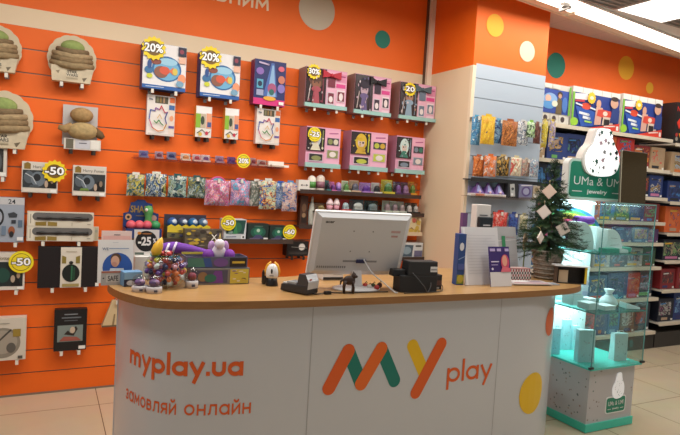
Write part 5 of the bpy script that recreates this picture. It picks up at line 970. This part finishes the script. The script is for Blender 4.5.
# cream paper bag hanging from the counter end
def paper():
    y = DW-.045; t = thing('paper_bag', 'cream paper bag hanging low on the orange wall at the counter end', 'bag', (P(113, 325, y).x, y, P(108, 326, y).z), 0)
    h = P(112, 300, y).z-t.location.z; mb = MB(); C_ = M('CDB48A', .7)
    peg(t.location.x+.02, t.location.z+h+.004, DW, .075, 'cream paper bag', 'single')
    mb.hexa([(-.075, -.03, 0), (.06, -.03, 0), (.06, .03, 0), (-.075, .03, 0)], [(-.012, -.012, h), (.04, -.012, h), (.04, .012, h), (-.012, .012, h)], C_); mb.build('bag', t)
    mb = MB(); mb.add([(-.012, -.0305, .002), (.002, -.0305, .002), (.02, -.0122, h*.95), (.014, -.0122, h*.95)], [(0, 1, 2, 3)], M('8A7450', .7)); mb.add([(-.075, -.031, 0), (.06, -.031, 0), (.06, -.0295, .012), (-.07, -.0295, .012)], [(0, 1, 2, 3)], M('6A5236', .7)); mb.build('fold', t)
paper()
# ------------------------------------------------------------------ on the counter: papers, tree
o, w, h = box_thing('card_stand', 'white tall counter stand with a black device on its front, by the column', 'stand', 479, 279.5, .1, .06, 204.5, M('D8D4D0', .4), -.1, [('l', [(.2, .86), (.75, .86)], .06, '5A5A5E')], .004)
mb = MB(); hz = P(479, 216.5, onC(479, 279.5).y).z-ZC; hz0 = P(479, 227.5, onC(479, 279.5).y).z-ZC; mb.box(-.045, -.03, hz0, .048, -.001, hz, M('222A30', .3)); mb.rect(-.02, hz0+.012, .03, hz0+.02, -.0305, 'B8BCC0'); mb.build('black_device', o, bev=.006)
box_thing('gift_box', 'tall blue box with a green foot standing against the column', 'box', 459.5, 285, .045, .05, 234, M('2A4A86', .5), -.2, [('r', .02, .02, .98, .2, '7A8A2E'), ('e', .5, .12, .4, .08, 'B8A83A'), ('e', .45, .75, .3, .08, 'D8DCE4'), ('l', [(.1, .5), (.9, .56)], .1, '8AA0C8'), ('r', .05, .3, .95, .42, '4A5A9A')], 0)
small('gift_box', 'slim purple box edge behind the white counter stand', 'box', 463.5, 468, 213, onC(470, 270).y, ZC+.0005, '6A4A7A', [('r', .1, .2, .9, .5, 'B8A0A8')], .03)
def sheet(name, label, BLp, TRp, base, col, shapes, tilt, rz=0, curl=0):
    c = onC(*base); a, b = P(*BLp, c.y), P(*TRp, c.y); w, h = b.x-a.x, b.z-ZC-.0
    o = thing(name, label, 'paper', ((a.x+b.x)/2, c.y, ZC+.001), rz); T = Matrix.Rotation(-tilt, 4, 'X'); mb = MB(); n = 8; vs = []
    for i in range(n+1):
        for yy in (0, .003):
            for z in (0, h): u = i/n*2-1; vs.append((u*w/2, yy+curl*u*u, z))
    fs = []
    for i in range(n): k = i*4; fs += [(k, k+4, k+5, k+1), (k+2, k+3, k+7, k+6), (k+1, k+5, k+7, k+3), (k, k+2, k+6, k+4)]
    fs += [(0, 1, 3, 2), (n*4, n*4+2, n*4+3, n*4+1)]
    mb.add(vs, fs, M(col, .6)); art(mb, w, h, -.0012, shapes) if not curl else None
    mb.v = [tuple(T @ Vector(v)) for v in mb.v]; mb.build('sheet', o); return o
ln = lambda n, u0, u1, v0, v1, c: [('l', [(u0, v0+(v1-v0)*i/n), (u1-(.1 if i % 3 == 0 else 0), v0+(v1-v0)*i/n)], .008, c) for i in range(n)]
sheet('paper_sheet', 'large white printed sheet leaning on the counter stand', (465.5, 282), (506, 227.5), (482, 285), 'D4D2D4', ln(14, .12, .88, .2, .9, 'BAB8BC')+[('r', .0, .0, .06, .98, 'E4E2E4')], .22)
sheet('paper_sheet', 'grey printed sheet with a green mark beside the white sheet', (498, 273), (523, 227), (508, 279), 'AFB0B2', [('l', [(.05, .72), (.95, .75)], .02, 'E0DCDC'), ('l', [(.5, .8), (.9, .8)], .015, 'C08A8A'), ('r', .3, .52, .46, .82, '3A8A5E')]+ln(8, .1, .9, .1, .5, '98999C'), .2)
sheet('leaflet', 'purple leaflet with a smiling face propped before the white sheet', (492, 271), (514.5, 247), (503, 286.6), '35206A', [('r', 0, 0, 1, .36, 'D4D2D4'), ('r', .05, .88, .3, .95, 'B8A8D8'), ('r', .38, .88, .58, .95, 'B8A8D8'), ('r', .76, .88, .96, .95, 'B8A8D8'), ('e', .74, .6, .2, .2, 'C84A6A'), ('e', .72, .64, .12, .14, 'E0A08A'), ('p', [(.5, .36), (1, .36), (.95, .46), (.6, .5)], 'D86A7A'), ('l', [(.06, .62), (.42, .62)], .04, 'D8D0E8'), ('l', [(.06, .54), (.36, .54)], .03, 'B0A0D0'), ('e', .1, .44, .05, .03, 'D8D0E8')], .2)
def gingham():
    c = onC(520, 281.5); rz = -.12; o = thing('fabric_basket', 'low red and black checked basket of leaflets beside the purple leaflet', 'basket', (c.x, c.y, ZC+.0005), rz); w = .155; h = P(520, 269.5, c.y).z-ZC
    mb = MB(); Wc, Rc, Bc = M('CFC4BE', .7), M('8A2E30', .7), M('2A2224', .7)
    n, m_ = 16, 5
    for i in range(n):
        for j in range(m_):
            cc = (Bc if j % 2 else Rc) if i % 2 == j % 2 else Wc
            mb.rect(-w/2+w*i/n, h*j/m_, -w/2+w*(i+1)/n, h*(j+1)/m_, -.0005, cc)
    mb.box(-w/2, 0, 0, w/2, .004, h, Wc); mb.box(-w/2, .076, 0, w/2, .08, h, Rc); mb.box(-w/2, .004, 0, -w/2+.004, .076, h, Rc); mb.box(w/2-.004, .004, 0, w/2, .076, h, Rc); mb.box(-w/2, .004, 0, w/2, .076, .004, Rc); mb.build('basket', o)
    t = thing('booklet', 'pink striped booklet lying across the checked basket', 'booklet', (c.x+.004, c.y+.034, ZC+h+.003), rz-.05); mb = MB(); mb.box(-.07, -.03, 0, .07, .03, .004, M('C88A86', .6)); art_top(mb, -.07, -.03, .07, .03, .0042, [((i*.1, 0, i*.1+.05, 1), 'D8C8C4') for i in range(10)]); mb.build('cover', t)
def art_top(mb, x0, y0, x1, y1, z, rs_):
    for k, ((a, b, c, d), col) in enumerate(rs_):
        X = lambda u: x0+u*(x1-x0); Y = lambda v: y0+v*(y1-y0); zz = z+.0004*(k % 3)
        mb.add([(X(a), Y(b), zz), (X(c), Y(b), zz), (X(c), Y(d), zz), (X(a), Y(d), zz)], [(0, 1, 2, 3)], M(col, .4))
gingham()
for px, py, wd, dp, rz, zz, nm, col, rs_ in ((510, 283, .27, .14, -.2, .0, 'red and white magazine lying flat, lowest near the purple leaflet', 'D4C4BE', [((.05, .1, .4, .9), 'B84A4A'), ((.45, .1, .7, .5), 'E4DCD8'), ((.72, .2, .95, .8), '8A5A5A'), ((.1, .3, .3, .5), 'E8E0DC')]), (528, 284, .25, .12, -.22, .0065, 'pink and white magazine lying on top, near the counter edge', 'D0CCCC', [((.05, .1, .95, .3), 'B87A86'), ((.1, .4, .5, .9), 'E0DCDC'), ((.55, .45, .9, .85), 'A8909A'), ((.2, .5, .4, .7), 'C8606A')]), (549, 284.2, .1, .07, -.2, .0, 'blue grey leaflet lying at the rounded counter end', '9AA4B0', [((.1, .1, .6, .5), '6A7AA0'), ((.3, .6, .9, .9), 'C4C8D0')])):
    c = onC(px, py); t = thing('magazine', nm, 'magazine', (c.x, c.y, ZC+.0006+zz), rz, 'flat papers at the counter end'); mb = MB(); mb.box(-wd/2, -dp/2, 0, wd/2, dp/2, .005, M(col, .35)); art_top(mb, -wd/2, -dp/2, wd/2, dp/2, .0054, rs_); mb.build('cover', t)
def tree():
    c = onC(545, 278.3); yb = c.y; top = P(545, 163, yb); base = P(546, 276, yb); o = thing('christmas_tree', 'small artificial green tree in a grey wicker pot on the counter', 'christmas tree', (base.x, yb, ZC+.0006))
    hp = P(546, 250, yb).z-ZC; H = top.z-ZC; r0 = (P(575, 240, yb)-P(518, 240, yb)).length/2*.92
    mb = MB(); W_ = M('8E8478', .8, noise=.25, bump=.8, nscale=60); pr = (P(561, 262, yb)-P(530, 262, yb)).length/2*.68
    mb.lathe([(pr*.8, 0), (pr*.9, hp*.4), (pr, hp*.95), (pr*1.03, hp), (pr*.9, hp), (pr*.8, hp*.75), (1e-4, hp*.75)], (0, 0, 0), W_, 28)
    for k in range(7):
        z = hp*(.06+.15*k); q = pr*(.815+.2*k/6.5); mb.tube([((q+.002*math.sin(a*14+k*PI))*math.cos(a), (q+.002*math.sin(a*14+k*PI))*math.sin(a), z) for a in [2*PI*i/56 for i in range(57)]], .006, W_, 6, False)
    mb.build('wicker_pot', o)
    mb = MB(); mb.tube([(0, 0, hp*.7), (0, 0, H*.94)], [.012, .004], M('4A3626', .8), 8); mb.build('trunk', o)
    rnd = random.Random(4); mb = MB(); GR = [M('1F3A24', .7), M('2A4A2C', .7), M('183020', .7), M('33552F', .7)]
    z0 = hp*1.0
    for i in range(330):
        f = (i+.5)/330; z = z0+(H-z0)*f**1.1*.97; L = r0*(1-f**1.7)*rnd.uniform(.7, 1.0)+.015; a = i*2.39996+rnd.uniform(-.3, .3); dz = rnd.uniform(-.35, .15)*L+(.05 if f > .85 else 0)
        p0 = Vector((0, 0, z)); p1 = Vector((L*math.cos(a), L*math.sin(a), z+dz)); d = p1-p0; g = rnd.choice(GR)
        side = d.cross(Vector((0, 0, 1))).normalized(); up = side.cross(d).normalized()
        n = max(6, int(L/.0075))
        vs = []; fs = []
        for k in range(n):
            t = .15+.85*k/n; b = p0+d*t
            for q in range(4):
                an = rnd.uniform(0, 2*PI); nd = (side*math.cos(an)+up*math.sin(an)+d.normalized()*.7).normalized()*rnd.uniform(.02, .032); wd = d.normalized().cross(nd).normalized()*.0016
                s0 = len(vs); vs += [b-wd, b+wd, b+nd]; fs.append((s0, s0+1, s0+2))
        mb.add(vs, fs, g)
    mb.build('foliage', o)
    for px, py, s, tl, nm, sq in ((549.3, 191.5, .052, .0, 'topmost pinkish', 1), (544, 212, .05, .05, 'middle white', .85), (563, 229, .052, .2, 'outer white, nearest the display case', 1), (540.5, 237.5, .042, -.05, 'lowest slim', .5)):
        z = P(px, py, yb).z; f = max(0, (z-ZC-z0)/(H-z0)); yy = yb-(r0*(1-f)*.9+.03)*(.88 if px < 560 else .8); p = P(px, py, yy)
        t = thing('diamond_ornament', f'{nm} diamond shaped ornament hanging on the green tree', 'ornament', p, -.75 if sq > .6 else .25, 'diamond ornaments on the tree')
        mb = MB(); s *= .9; mb.prism([(0, -s), (s*.95, 0), (0, s), (-s*.95, 0)], -.003, .003, M('D8CCC4' if 'pink' not in nm else 'DCC4B4', .35), Matrix.Rotation(tl, 4, 'Y')); mb.prism([(0, -s*.8), (s*.76, 0), (0, s*.8), (-s*.76, 0)], -.0045, -.003, M('E4DAD2' if 'pink' not in nm else 'E0CABA', .3), Matrix.Rotation(tl, 4, 'Y')); mb.build('plate', t)
        mb = MB(); mb.tube([(0, 0, s), (0, .01, s+.02), (0, .03, s+.024)], .0012, M('B8A878', .3, .6), 5); mb.build('hook', t)
    c = onC(511, 275.5); fl = thing('paper_flower', 'cream paper flower figure standing between sheet and tree', 'decoration', (P(522.5, 276, c.y).x, c.y, ZC+.0005)); hz = P(523.5, 232, c.y).z-ZC; Cc = M('D8C0A0', .7)
    mb = MB(); mb.tube([(0, 0, 0), (0, 0, hz*.62)], .0045, M('6A7A4A', .7), 6); mb.lathe([(.022, 0), (.022, .006), (.004, .008)], (0, 0, 0), M('7A6A50'), 12); mb.build('stem', fl)
    mb = MB(); mb.prism(scallop(0, hz*.78, .017, hz*.2, 8), -.004, .004, Cc); mb.build('bloom', fl)
tree()
def organizer():
    c = Vector((2.865, 2.455, ZC)); RZ = -.5; o = thing('leaflet_box', 'dark leaflet box with a white lid and yellow edge at the counter end', 'box', (c.x, c.y, ZC+.0006), RZ); y = c.y
    w = .18; h = P(566, 267, y).z-ZC
    K_ = M('26221E', .5); mb = MB(); mb.box(-w/2, 0, 0, w/2, .055, .004, K_); mb.box(-w/2, .051, .004, w/2, .055, h, K_); mb.box(-w/2, 0, .004, -w/2+.005, .051, h, M('5A4A3E', .5)); mb.box(w/2-.005, 0, .004, w/2, .051, h, K_); mb.build('case', o)
    mb = MB(); mb.box(-w/2-.015, -.012, h, w/2+.015, .06, h+.008, M('E4E8EA', .3)); mb.build('lid', o)
    mb = MB(); mb.box(w/2-.012, -.004, .004, w/2+.001, 0, h, M('D8B82A', .5)); p = mb.build('edge_strip', o); p['label'] = 'yellow edge strip'
    t = thing('paper_note', 'cream paper note standing inside the dark leaflet box', 'paper', (c.x-.03, y+.036, ZC+.0052), RZ); mb = MB(); mb.box(-.028, 0, 0, .028, .003, h*.72, M('CDB89C', .7)); mb.build('sheet', t)
organizer()
# ------------------------------------------------------------------ jewellery display case
cx0, cy0, CWd = 3.125, 2.467, .5
Z0, Z1, Z2, Z3 = .43, .79, 1.17, 1.50
case = thing('display_case', 'glass jewellery display case on a speckled white pedestal with teal foot', 'display case', (cx0+CWd/2, cy0+CWd/2, 0))
hw = CWd/2; TEAL = M('48D2B8', .35); rnd = random.Random(12)
LAMW = M('C6C4C6', .4)
def dots_on(mb, u0, u1, v0, v1, n, fn, skip=None):
    for i in range(n):
        u, v, r = rnd.uniform(u0, u1), rnd.uniform(v0, v1), rnd.uniform(.0045, .0075)
        if skip and skip(u, v): continue
        mb.add([fn(u+r*math.cos(2*PI*k/7), v+r*math.sin(2*PI*k/7)) for k in range(7)], [tuple(range(7))], M(rnd.choice(['8E8480', '6E7A78', 'A08A84', '7A8A88', 'B0A098']), .5))
pi = .03
mb = MB(); mb.box(-hw+pi, -hw+pi, .045, hw-pi, hw-pi, Z0-.012, LAMW); ob = mb.build('pedestal', case)
mb = MB(); dots_on(mb, -hw+pi+.01, hw-pi-.01, .07, Z0-.03, 46, lambda u, v: (u, -hw+pi-.0006, v), lambda u, v: abs(u-.055) < .12 and v < .4); dots_on(mb, -hw+pi+.01, hw-pi-.01, .07, Z0-.03, 46, lambda u, v: (-hw+pi-.0006, u, v)); mb.build('speckle_print', ob)
mb = MB(); mb.box(-hw+.02, -hw+.02, .004, hw-.02, hw-.02, .055, TEAL); mb.build('teal_foot', case)
def gem(mb, cx, z, w, h, y0, y1, mt, n=30):
    prof = [(-.5, .38), (-.47, .2), (-.36, .06), (-.16, 0), (.06, .0), (.3, .04), (.46, .16), (.5, .34), (.45, .52), (.33, .66), (.24, .8), (.2, .93), (.12, 1.0), (-.04, 1.0), (-.18, .96), (-.24, .82), (-.3, .66), (-.42, .54)]
    pts = crm([(cx+a*w, z+b*h) for a, b in prof], 4, True); mb.prism([(p.x, p.y) for p in pts], y0, y1, mt)
def rrect(x0, z0, x1, z1, r, n=6):
    out = []
    for (cx, cz, a) in ((x1-r, z1-r, 0), (x0+r, z1-r, PI/2), (x0+r, z0+r, PI), (x1-r, z0+r, 1.5*PI)): out += [(cx+r*math.cos(a+PI/2*k/n), cz+r*math.sin(a+PI/2*k/n)) for k in range(n+1)]
    return out
SG, WL = M('1F8A6E', .4), M('EDEFEE', .4)
yp = -hw+pi; lx0, lx1 = -.035, .14
lz = .10; lh = .115
mb = MB(); mb.prism(rrect(lx0-.012, lz, lx1+.012, lz+lh, .022), yp-.003, yp, WL); mb.flat(rrect(lx0-.004, lz+.008, lx1+.004, lz+lh-.008, .016), yp-.0035, SG)
mb.text('UMa & UMI', (lx0+lx1)/2, lz+.054, .028, WL, yp-.004, 'c', .005, .15); mb.text('jewelry', (lx0+lx1)/2, lz+.026, .014, WL, yp-.004, 'c', .02, .065); mb.line([(lx0+.01, lz+.03), (lx0+.042, lz+.03)], .004, yp-.004, WL); mb.line([(lx1-.042, lz+.03), (lx1-.01, lz+.03)], .004, yp-.004, WL)
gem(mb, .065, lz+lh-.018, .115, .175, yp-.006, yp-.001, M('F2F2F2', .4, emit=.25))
for k in range(17): mb.disc(.065+rnd.uniform(-.04, .035), lz+lh+rnd.uniform(0, .11), .0036, .0036, yp-.0066, rnd.choice(['3A5A52', '8A8A86', '2E7A66']), 6)
mb.build('pedestal_logo', case)
mb = MB(); mb.box(-hw, -hw, Z0-.012, hw, hw, Z0, M('54C8BA', .15)); mb.build('base_board', case)
for z in (Z1, Z2):
    mb = MB(); mb.box(-hw+.006, -hw+.006, z-.008, hw-.006, hw-.024, z, GLASST); mb.box(-hw+.004, -hw+.0035, z-.008, hw-.006, -hw+.006, z, M('4A8A82', .2)); mb.box(-hw+.0035, -hw+.006, z-.008, -hw+.006, hw-.024, z, M('4A8A82', .2)); mb.build('glass_shelf', case)
mb = MB(); mb.box(-hw, -hw, Z3-.008, hw, hw, Z3, GLASS); mb.box(-hw-.002, -hw-.002, Z3-.008, hw, -hw, Z3, M('7AA8A2', .2)); mb.build('glass_top', case)
for nm, bx in (('glass_front', (-hw, -hw, Z0, hw, -hw+.003, Z3-.008)), ('glass_side', (-hw, -hw+.003, Z0, -hw+.003, hw, Z3-.008)), ('glass_side', (hw-.003, -hw+.003, Z0, hw, hw, Z3-.008))):
    mb = MB(); mb.box(*bx, GLASS); mb.build(nm, case)
for sx, sy in ((-1, -1), (1, -1)):
    mb = MB(); mb.box(sx*hw-.0025, -hw-.0015, Z0, sx*hw+.0025, -hw+.0035, Z3-.008, M('5E8E8C', .2)); mb.build('edge', case)
    mb = MB(); mb.box(sx*hw-.018, -hw-.006, Z0, sx*hw+.018, -hw+.008, Z0+.014, BLK); mb.build('clamp', case)
mb = MB(); mb.box(-hw, hw-.02, Z0, hw, hw, Z3, M('DCE6E8', .5))
bk_ = mb.build('back_panel', case)
mb = MB(); dots_on(mb, -hw+.02, hw-.02, Z0+.03, Z2-.03, 60, lambda u, v: (u, hw-.0206, v))
def arch(r0_, r1_, c): 
    n = 24; pts = [(r1_*math.cos(PI*k/n), Z2+.045+r1_*.62*math.sin(PI*k/n)) for k in range(n+1)]+[(r0_*math.cos(PI*k/n), Z2+.045+r0_*.62*math.sin(PI*k/n)) for k in range(n, -1, -1)]
    for k in range(n): mb.add([(pts[q][0]-.02, hw-.0212, pts[q][1]) for q in (k, k+1, 2*n-k, 2*n+1-k)], [(0, 1, 2, 3)], M(c, .5))
for i, c in enumerate(('A83A8E', 'C8486A', 'E0A83E', 'C8C84A', '5AAE5E', '3A8AC0')): arch(.17+.034*i, .204+.034*i, c)
mb.build('rainbow_print', bk_)
def tube_lamp(z, yy):
    mb = MB(); mb.box(-hw+.03, hw-.05, z, hw-.03, hw-.03, z+.008, M('E8FAFF', .5, emit=14)); p = mb.build('led_strip', case); p['label'] = 'lit cool white strip'
for z in (Z1-.024, Z2-.024, Z3-.024): tube_lamp(z, 0)
for z, e in ((Z1-.03, 2.1), (Z2-.03, 2.3), (Z3-.03, 2.6)):
    area('case_light', (cx0+CWd/2, cy0+CWd/2+.1, z), .4, .2, e, (.8, .98, 1)) 
# inside the case
CX, CY = cx0+hw, cy0+hw
SPK = M('E4E8EA', .5)
def inb(px, py, z): return Z(px, py, z)
def gift_bag(px, py, wpx, hpx, z, label, col, rz=-.3, handle=True):
    c = Z(px, py, z); dz = (c-Vector((0, 0, EYE))).dot(CF); w = wpx*dz/FPX*.82; h = hpx*dz/FPX
    t = thing('gift_bag', label, 'bag', (c.x, c.y+.02, z+.0006), rz, 'pale gift bags in the glass case'); mb = MB(); d = w*.24; B_ = M(col, .5)
    mb.hexa([(-w/2, -d, 0), (w/2, -d, 0), (w/2, d, 0), (-w/2, d, 0)], [(-w/2, -d*.8, h), (w/2, -d*.8, h), (w/2, d*.8, h), (-w/2, d*.8, h)], B_)
    r2 = random.Random(px)
    for k in range(9): mb.disc(r2.uniform(-w*.4, w*.4), r2.uniform(h*.15, h*.85), .004, .004, -d-.0008, r2.choice(['9AB0B4', 'B8A8AE', '8A9AA0']), 7)
    mb.build('bag', t)
    if handle: mb = MB(); mb.tube([(-w*.2, -d*.5, h), (-w*.15, -d*.5, h+.02), (w*.15, -d*.5, h+.02), (w*.2, -d*.5, h)], .002, M('D0D8DA'), 6); mb.build('handle', t)
gift_bag(586, 362, 21, 32, Z0, 'pale gift bag nearest the front corner of the glass case', 'B8D4DA', -.35)
gift_bag(620, 360.5, 19, 27, Z0, 'pale gift bag standing alone by the clear side of the case', 'C4D6D8', -.2)
gift_bag(557, 354.5, 10, 26, Z0, 'small bluish gift bag at the inner left of the bottom tier', 'A4CCD8', -.3)
gift_bag(567, 350, 11, 30, Z0, 'second small bluish gift bag against the speckled panel', 'B0D8E0', -.2)
gift_bag(576, 350, 9, 24, Z0, 'third small bluish gift bag against the speckled panel', 'BCE0E6', -.2)
def inbox(x0, x1, y, z, h, d, label, col, name='gift_box', grp='white boxes in the glass case', rz=0):
    o = thing(name, label, 'box', ((x0+x1)/2, y, z+.0006), rz, grp); w = x1-x0
    mb = MB(); mb.box(-w/2, 0, 0, w/2, d, h*.68, M(col, .5)); mb.build('base', o, bev=.002); mb = MB(); mb.box(-w/2-.002, -.002, h*.68, w/2+.002, d+.002, h, M(col, .45)); mb.build('lid', o, bev=.002); return o
inbox(CX-.19, CX-.10, CY-.02, Z1, .07, .1, 'white box on the middle tier, at the left rear', 'E8EEF0'); inbox(CX-.185, CX-.105, CY-.015, Z1+.0715, .05, .08, 'white box stacked on the left rear box', 'E4EAEE')
inbox(CX-.09, CX-.02, CY-.06, Z1, .05, .08, 'low white box in the middle of the middle tier', 'E8ECEE'); inbox(CX-.21, CX-.12, CY-.16, Z1, .045, .09, 'flat white box near the front glass of the middle tier', 'E2E8EA')
for k in range(4): inbox(CX-.03, CX+.03, CY+.05, Z1+k*.0395, .0385, .05, f'{["pale", "lilac", "whitish", "pinkish"][k]} little box, {["lowest", "second", "third", "topmost"][k]} of the stack on the middle tier', ['E0E4EC', 'C8C0E0', 'E4E0EC', 'E0CCDC'][k])
inbox(CX-.10, CX+.0, CY-.2, Z1, .03, .09, 'flat white box at the front of the middle tier', 'E6ECEE')
t = thing('fabric_pouch', 'crumpled white cloth pouch on the middle tier of the case', 'pouch', (CX+.08, CY-.08, Z1+.0006)); mb = MB(); mb.lathe([(.05, 0), (.062, .02), (.05, .05), (.022, .075), (.018, .085), (.035, .115), (.02, .118)], (0, 0, 0), M('E8EEF0', .8, bump=.8, nscale=30), 16); mb.build('pouch', t); mb = MB(); mb.tube([(.021*math.cos(a), .021*math.sin(a), .08) for a in [2*PI*k/14 for k in range(15)]], .004, M('B8C4C8'), 6); mb.build('tie', t)
t = thing('jewelry_tray', 'white wavy tray lying right of the cloth pouch', 'tray', (CX+.19, CY-.17, Z1+.0006), -.3); mb = MB(); mb.hexa([(-.06, -.04, 0), (.045, -.04, 0), (.045, .04, 0), (-.06, .04, 0)], [(-.06, -.035, .04), (.045, -.035, .012), (.045, .035, .012), (-.06, .035, .04)], M('DCE4E6', .4)); mb.build('tray', t, bev=.003)
# top tier: arched white busts, purple roll, teal blocks, tray
def bust(x, y, w, h, label, d=.09):
    t = thing('jewelry_bust', label, 'display', (x, y, Z2+.0006), 0, 'white arched busts in the glass case'); n = 10; pts = [(-w/2, 0)]+[(-w/2+w*.55*math.sin(PI/2*k/n)*1.0, h*math.sin(PI/2*k/n)**.8) for k in range(1, n+1)]
    prof = [(-w/2, 0), (w/2, 0)]+[(w/2-w*.75*(1-math.cos(PI/2*k/n)), h*math.sin(PI/2*k/n)) for k in range(1, n+1)]+[(-w/2, h)]
    mb = MB(); mb.prism(prof, 0, d, M('E6EEEE', .45)); mb.build('bust', t, bev=.004)
    mb = MB(); mb.line([(-w*.3, h*.62), (w*.1, h*.6)], .003, -.0008, M('8A9A9C', .3)); mb.line([(-w*.3, h*.3), (w*.25, h*.32)], .003, -.0008, M('8A9A9C', .3)); mb.build('necklace', t)
for a_, b_, tp, yy_, lb in ((567, 594, 222, 2.66, 'white arched bust on the top tier nearest the tree'), (595, 606.5, 227, 2.70, 'white arched bust on the top tier under the purple roll'), (607, 622.5, 229.5, 2.57, 'white arched bust on the top tier nearest the clear side')):
    xa_, xb_ = P(a_, 248, yy_).x, P(b_, 248, yy_).x; xa_ = max(xa_, cx0+.012); bust((xa_+xb_)/2, yy_, xb_-xa_, P((a_+b_)/2, tp, yy_).z-Z2, lb)
t = thing('jewelry_roll', 'purple velvet jewellery roll lying on the middle bust', 'display', (CX-.04, CY+.07, Z2+.1935)); mb = MB(); mb.tube([(-.09, 0, 0), (-.088, 0, 0), (.068, 0, 0), (.07, 0, 0)], [.02, .03, .03, .02], M('6A2A8E', .7), 14); mb.build('roll', t)
t = thing('pink_pad', 'purple pad leaning on the bust nearest the tree', 'display', (CX-.205, CY+.03, Z2+.0006)); mb = MB(); mb.prism(rrect(-.04, 0, .03, .15, .02), 0, .012, M('8A3A9A', .6)); mb.build('pad', t)
for x, y, w, lb in ((CX-.075, CY-.2, .13, 'teal block at the front of the top tier'), (CX+.13, CY-.15, .09, 'teal block by the white tray on the top tier')):
    t = thing('display_block', lb, 'display', (x, y, Z2+.0006)); mb = MB(); mb.box(-w/2, 0, 0, w/2, .06, .03, M('3AA890', .4)); mb.build('block', t, bev=.003)
t = thing('jewelry_tray', 'white low tray on the top tier before the clear side', 'tray', (CX+.03, CY-.2, Z2+.0006)); mb = MB(); mb.hexa([(-.035, 0, 0), (.05, 0, 0), (.05, .07, 0), (-.035, .07, 0)], [(-.03, 0, .032), (.045, 0, .02), (.045, .07, .02), (-.03, .07, .032)], M('E4ECEC', .4)); mb.build('tray', t, bev=.002)
# sign and mirror on top
ys = 2.72
sg = thing('shop_sign', 'green rounded sign reading UMa & UMI jewelry under a white nugget shape', 'sign', (3.38, ys, Z3+.0006)); a, b = P(566, 197, ys), P(640, 160, ys)
x0, x1 = a.x-3.38, 3.70-3.38; zt = P(600, 160.5, ys).z-Z3
mb = MB(); mb.prism(rrect(x0, 0, x1, zt, .045), 0, .05, M('D8DCD8', .4)); mb.flat(rrect(x0+.01, .012, x1-.01, zt-.01, .038), -.0006, M('BFE8DC', .4)); mb.flat(rrect(x0+.02, .022, x1-.02, zt-.02, .03), -.0012, SG); mb.build('board', sg)
mb = MB(); ta, tb = P(573.5, 183.5, ys), P(629, 186, ys); mb.text('UMa & UMI', ta.x-3.38, ta.z-Z3-.004, .055, WL, -.0018, 'l', -.004, (tb.x-ta.x)*.87)
jc = P(597, 190, ys).x-3.38; mb.text('jewelry', jc, .05, .026, WL, -.0018, 'c', .025, .2); mb.line([(jc-.24, .06), (jc-.15, .06)], .006, -.0018, WL); mb.line([(jc+.15, .06), (jc+.24, .06)], .006, -.0018, WL); mb.build('lettering', sg)
ga, gb = P(581, 170, ys), P(617.5, 130, ys); gw = gb.x-ga.x; gz = P(600, 176.5, ys).z-Z3; gh = gb.z-Z3-gz-.005; gc = (ga.x+gb.x)/2-3.38
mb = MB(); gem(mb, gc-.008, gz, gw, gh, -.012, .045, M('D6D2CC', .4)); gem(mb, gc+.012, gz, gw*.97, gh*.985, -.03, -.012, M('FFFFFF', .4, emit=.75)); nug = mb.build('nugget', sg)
mb = MB(); r3 = random.Random(2)
for k in range(40):
    u, v = r3.uniform(-.42, .42)*gw, r3.uniform(.06, .92)*gh
    if abs(u) > gw*(.42 if v < gh*.5 else .42-.5*(v/gh-.5)): continue
    s = r3.choice([.006, .009, .017, .021]); mb.star(gc+.012+u, gz+v, s, -.0308, M(r3.choice(['2E7A5E', '4A6A66', '8A8A8E', 'B89AA8', '1E5A4A']), .5), 5, .5)
mb.build('star_print', nug)
ym = 2.585
a, b = P(619.5, 202, ym), P(650, 153, ym); mr = thing('table_mirror', 'brown tinted mirror standing on the glass case before the green sign', 'mirror', ((a.x+b.x)/2, ym, Z3+.0008), .0)
w = b.x-a.x; h = b.z-Z3; T = Matrix.Rotation(-.05, 4, 'X')
mb = MB(); mb.box(-w/2, 0, 0, w/2, .012, h, M('4A4234', .4), T); mb.build('frame', mr, bev=.002)
mb = MB(); mb.rect(-w/2+.006, .004, w/2-.004, h-.006, -.0008, M('6E5C40', .12, .9), T); mb.build('mirror_glass', mr)
mb = MB(); mb.rect(-w/2, .0, -w/2+.008, h, -.0012, M('B8B09A', .3), T); mb.build('bright_edge', mr)
mb = MB(); mb.box(-.05, .013, 0, .05, .08, .006, M('4A4234', .4)); mb.build('foot', mr)
